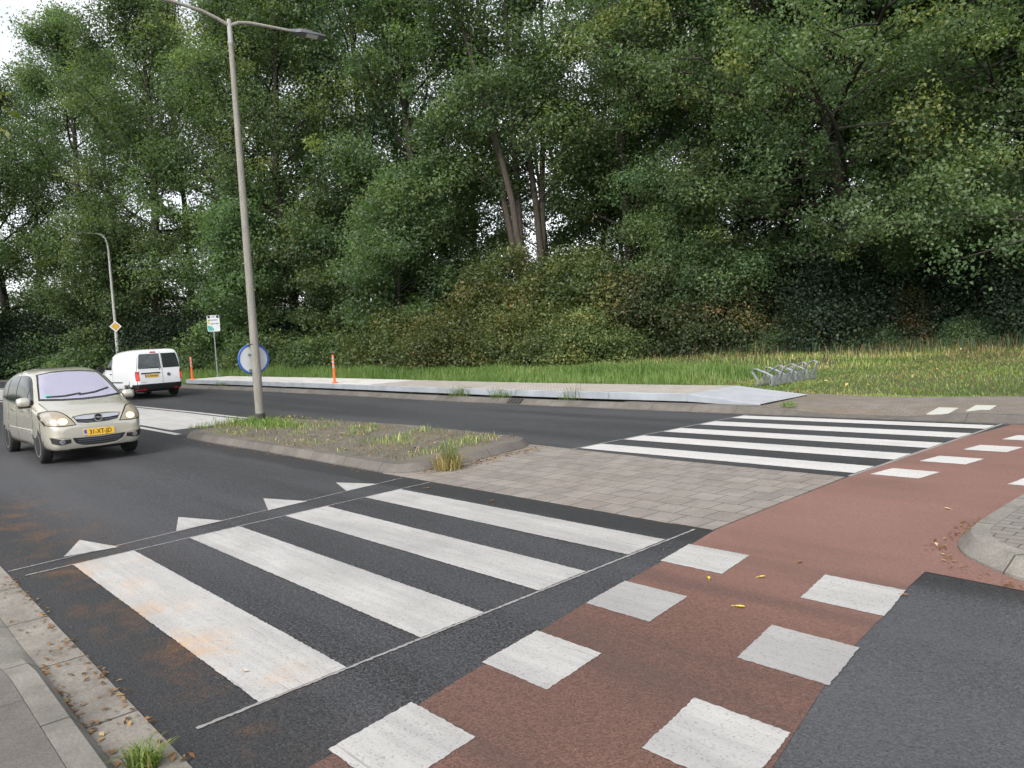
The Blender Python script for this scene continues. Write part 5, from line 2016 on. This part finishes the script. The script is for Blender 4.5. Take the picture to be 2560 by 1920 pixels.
V2, F2, T2 = blades(np.stack([xs2, ys2, np.array([gz(a) for a in xs2]) + .105], 1), RNG.uniform(.03, .11, len(xs2)), np.full(len(xs2), .009), np.clip(RNG.normal(.35, .25, len(xs2)), 0, 1), 1.0)
o = link_mesh('island_dry_grass', np_mesh('island_dry_grass', V2, F2, mat_leaf('dull_dry_grass', [(0, (.09, .085, .035)), (.5, (.15, .125, .06)), (1, (.26, .20, .11))], .2), T2))
o['kind'] = 'stuff'
o = link_mesh('island_weeds', np_mesh('island_weeds', V, F, M['lawn'], T_))
o['kind'] = 'stuff'
n = 260
x = RNG.normal(-16.0, .75, n)
y = RNG.normal(7.02, .22, n)
P = np.stack([x, y, np.array([gz(a) for a in x]) + .105], 1)
V, F, T_ = blades(np.repeat(P, 6, 0) + RNG.normal(0, .03, (n * 6, 3)) * [1, 1, 0], RNG.uniform(.05, .17, n * 6), np.full(n * 6, .010), np.clip(RNG.normal(.45, .2, n * 6), 0, 1), .6)
o = link_mesh('island_grass', np_mesh('island_grass', V, F, M['grass'], T_))
o['kind'] = 'stuff'

# litter of dry leaves along the kerbs
LP = []


def litter_line(pts, n, sd):
    pts = np.array(pts, float)
    seg = np.linalg.norm(np.diff(pts, axis=0), axis=1)
    for _ in range(n):
        i = RNG.choice(len(seg), p=seg / seg.sum())
        q = pts[i] + (pts[i + 1] - pts[i]) * RNG.random()
        LP.append((q[0] + RNG.normal(0, sd), q[1] + RNG.normal(0, sd)))


litter_line([(-7.4, .985), (-3.0, .985)], 170, .022)
litter_line([(-5.0, .785), (-3.0, .76)], 90, .018)
litter_line([(-7.2, .88), (-3.0, .86)], 60, .05)
litter_line([(-2.03, 6.9), (-2.05, 5.95), (-1.75, 5.45), (-1.2, 5.25)], 90, .035)
litter_line([(-8.25, 5.75), (-8.15, 6.4), (-8.4, 8.0)], 520, .10)
litter_line([(-16, 5.36), (-9, 5.42)], 130, .05)
litter_line([(-1.6, 5.2), (1.5, 5.2)], 40, .10)
base_n = len(LP)
LPA = np.array(LP)
zz = np.array([gz(a) for a in LPA[:, 0]]) + .014
m = len(LPA)
V, F, T_ = leaves(np.concatenate([LPA, zz[:, None]], 1), np.array([[0, 0, 1.0]]) + RNG.normal(0, .25, (m, 3)), RNG.uniform(.015, .05, m), np.clip(RNG.normal(.45, .28, m), 0, 1), .5, .1)
o = link_mesh('leaf_litter', np_mesh('leaf_litter', V, F, M['litter'], T_))
o['kind'] = 'stuff'
n = 620
ux = RNG.uniform(-17, -9, n)
uy = RNG.uniform(5.7, 8.2, n)
V, F, T_ = leaves(np.stack([ux, uy, np.array([gz(a) for a in ux]) + .125], 1), np.array([[0, 0, 1.0]]) + RNG.normal(0, .3, (n, 3)), RNG.uniform(.02, .06, n), np.clip(RNG.normal(.5, .25, n), 0, 1))
o = link_mesh('island_litter', np_mesh('island_litter', V, F, M['litter'], T_))
o['kind'] = 'stuff'
n = 420
ux = RNG.uniform(-9, 9, n)
uy = 12.9 + RNG.uniform(3, 20, n)
V, F, T_ = leaves(np.stack([ux, uy, np.array([H(a, b) for a, b in zip(ux, uy)]) + .07], 1), np.array([[0, 0, 1.0]]) + RNG.normal(0, .4, (n, 3)), RNG.uniform(.05, .13, n), np.clip(RNG.normal(.6, .25, n), 0, 1))
o = link_mesh('lawn_litter', np_mesh('lawn_litter', V, F, M['litter'], T_))
o['kind'] = 'stuff'


def fallen(x, y, size, mat, label, rz, z=.009):
    pts = [(-.5, 0), (-.3, .16), (-.12, .14), (0, .26), (.14, .15), (.3, .19), (.5, 0), (.3, -.17), (.12, -.14), (0, -.24), (-.14, -.15), (-.32, -.18)]
    b = MB()
    vs = [(a * size, c * size, .008 + .06 * size * (abs(c) * 3 + a * a)) for a, c in pts] + [(0, 0, .004)]
    b.add(vs, [(i, (i + 1) % 12, 12) for i in range(12)])
    vs2 = [(a, c, z_ - .0015) for a, c, z_ in vs]
    b.add(vs2, [((i + 1) % 12, i, 12) for i in range(12)])
    b.tube([(-.5 * size, 0, .009), (-.85 * size, .05 * size, .004)], .0016, 5)
    o = b.build('fallen_leaf', M[mat], fix=False)
    o.location = (x, y, gz(x) + z)
    o.rotation_euler = (0, 0, rz)
    return tag(o, label, 'leaf', 'single fallen leaves on the road')


def px2xy(px, py):
    return None


for x, y, s, mt, l, r in [
    (-2.48, 3.98, .085, 'yellowleaf', 'yellow leaf on the red cycle path between the two rows of white blocks', .4),
    (-2.92, 4.32, .07, 'yellowleaf', 'yellow leaf lying left, below the uppermost near white block', 2.2),
    (-2.66, 4.55, .07, 'yellowleaf', 'pale yellow leaf just right of the uppermost near white block', 1.0),
    (-2.62, 5.0, .075, 'brownleaf', 'brown curled leaf beside the right corner of the uppermost near white block', 1.6),
    (-1.82, 4.75, .06, 'brownleaf', 'brown leaf at the right corner of a white block beside the dark asphalt', .2),
    (-4.0, 1.55, .05, 'paleleaf', 'pale leaf on the dark asphalt below the rust-stained stripe', .7),
    (-2.35, 7.1, .08, 'paleleaf', 'pale leaf lying on the red path near the side island', 2.8),
    (-7.3, 5.15, .09, 'brownleaf', 'brown leaf on the dark edge above the upper near stripe, left one', .9),
    (-6.1, 5.12, .09, 'brownleaf', 'brown leaf on the dark edge above the upper near stripe, right one', 2.0),
    (-8.2, 1.9, .05, 'brownleaf', 'small brown leaf on the asphalt in front of the silver car', .5),
]:
    fallen(x, y, s * .72, mt, l, r)
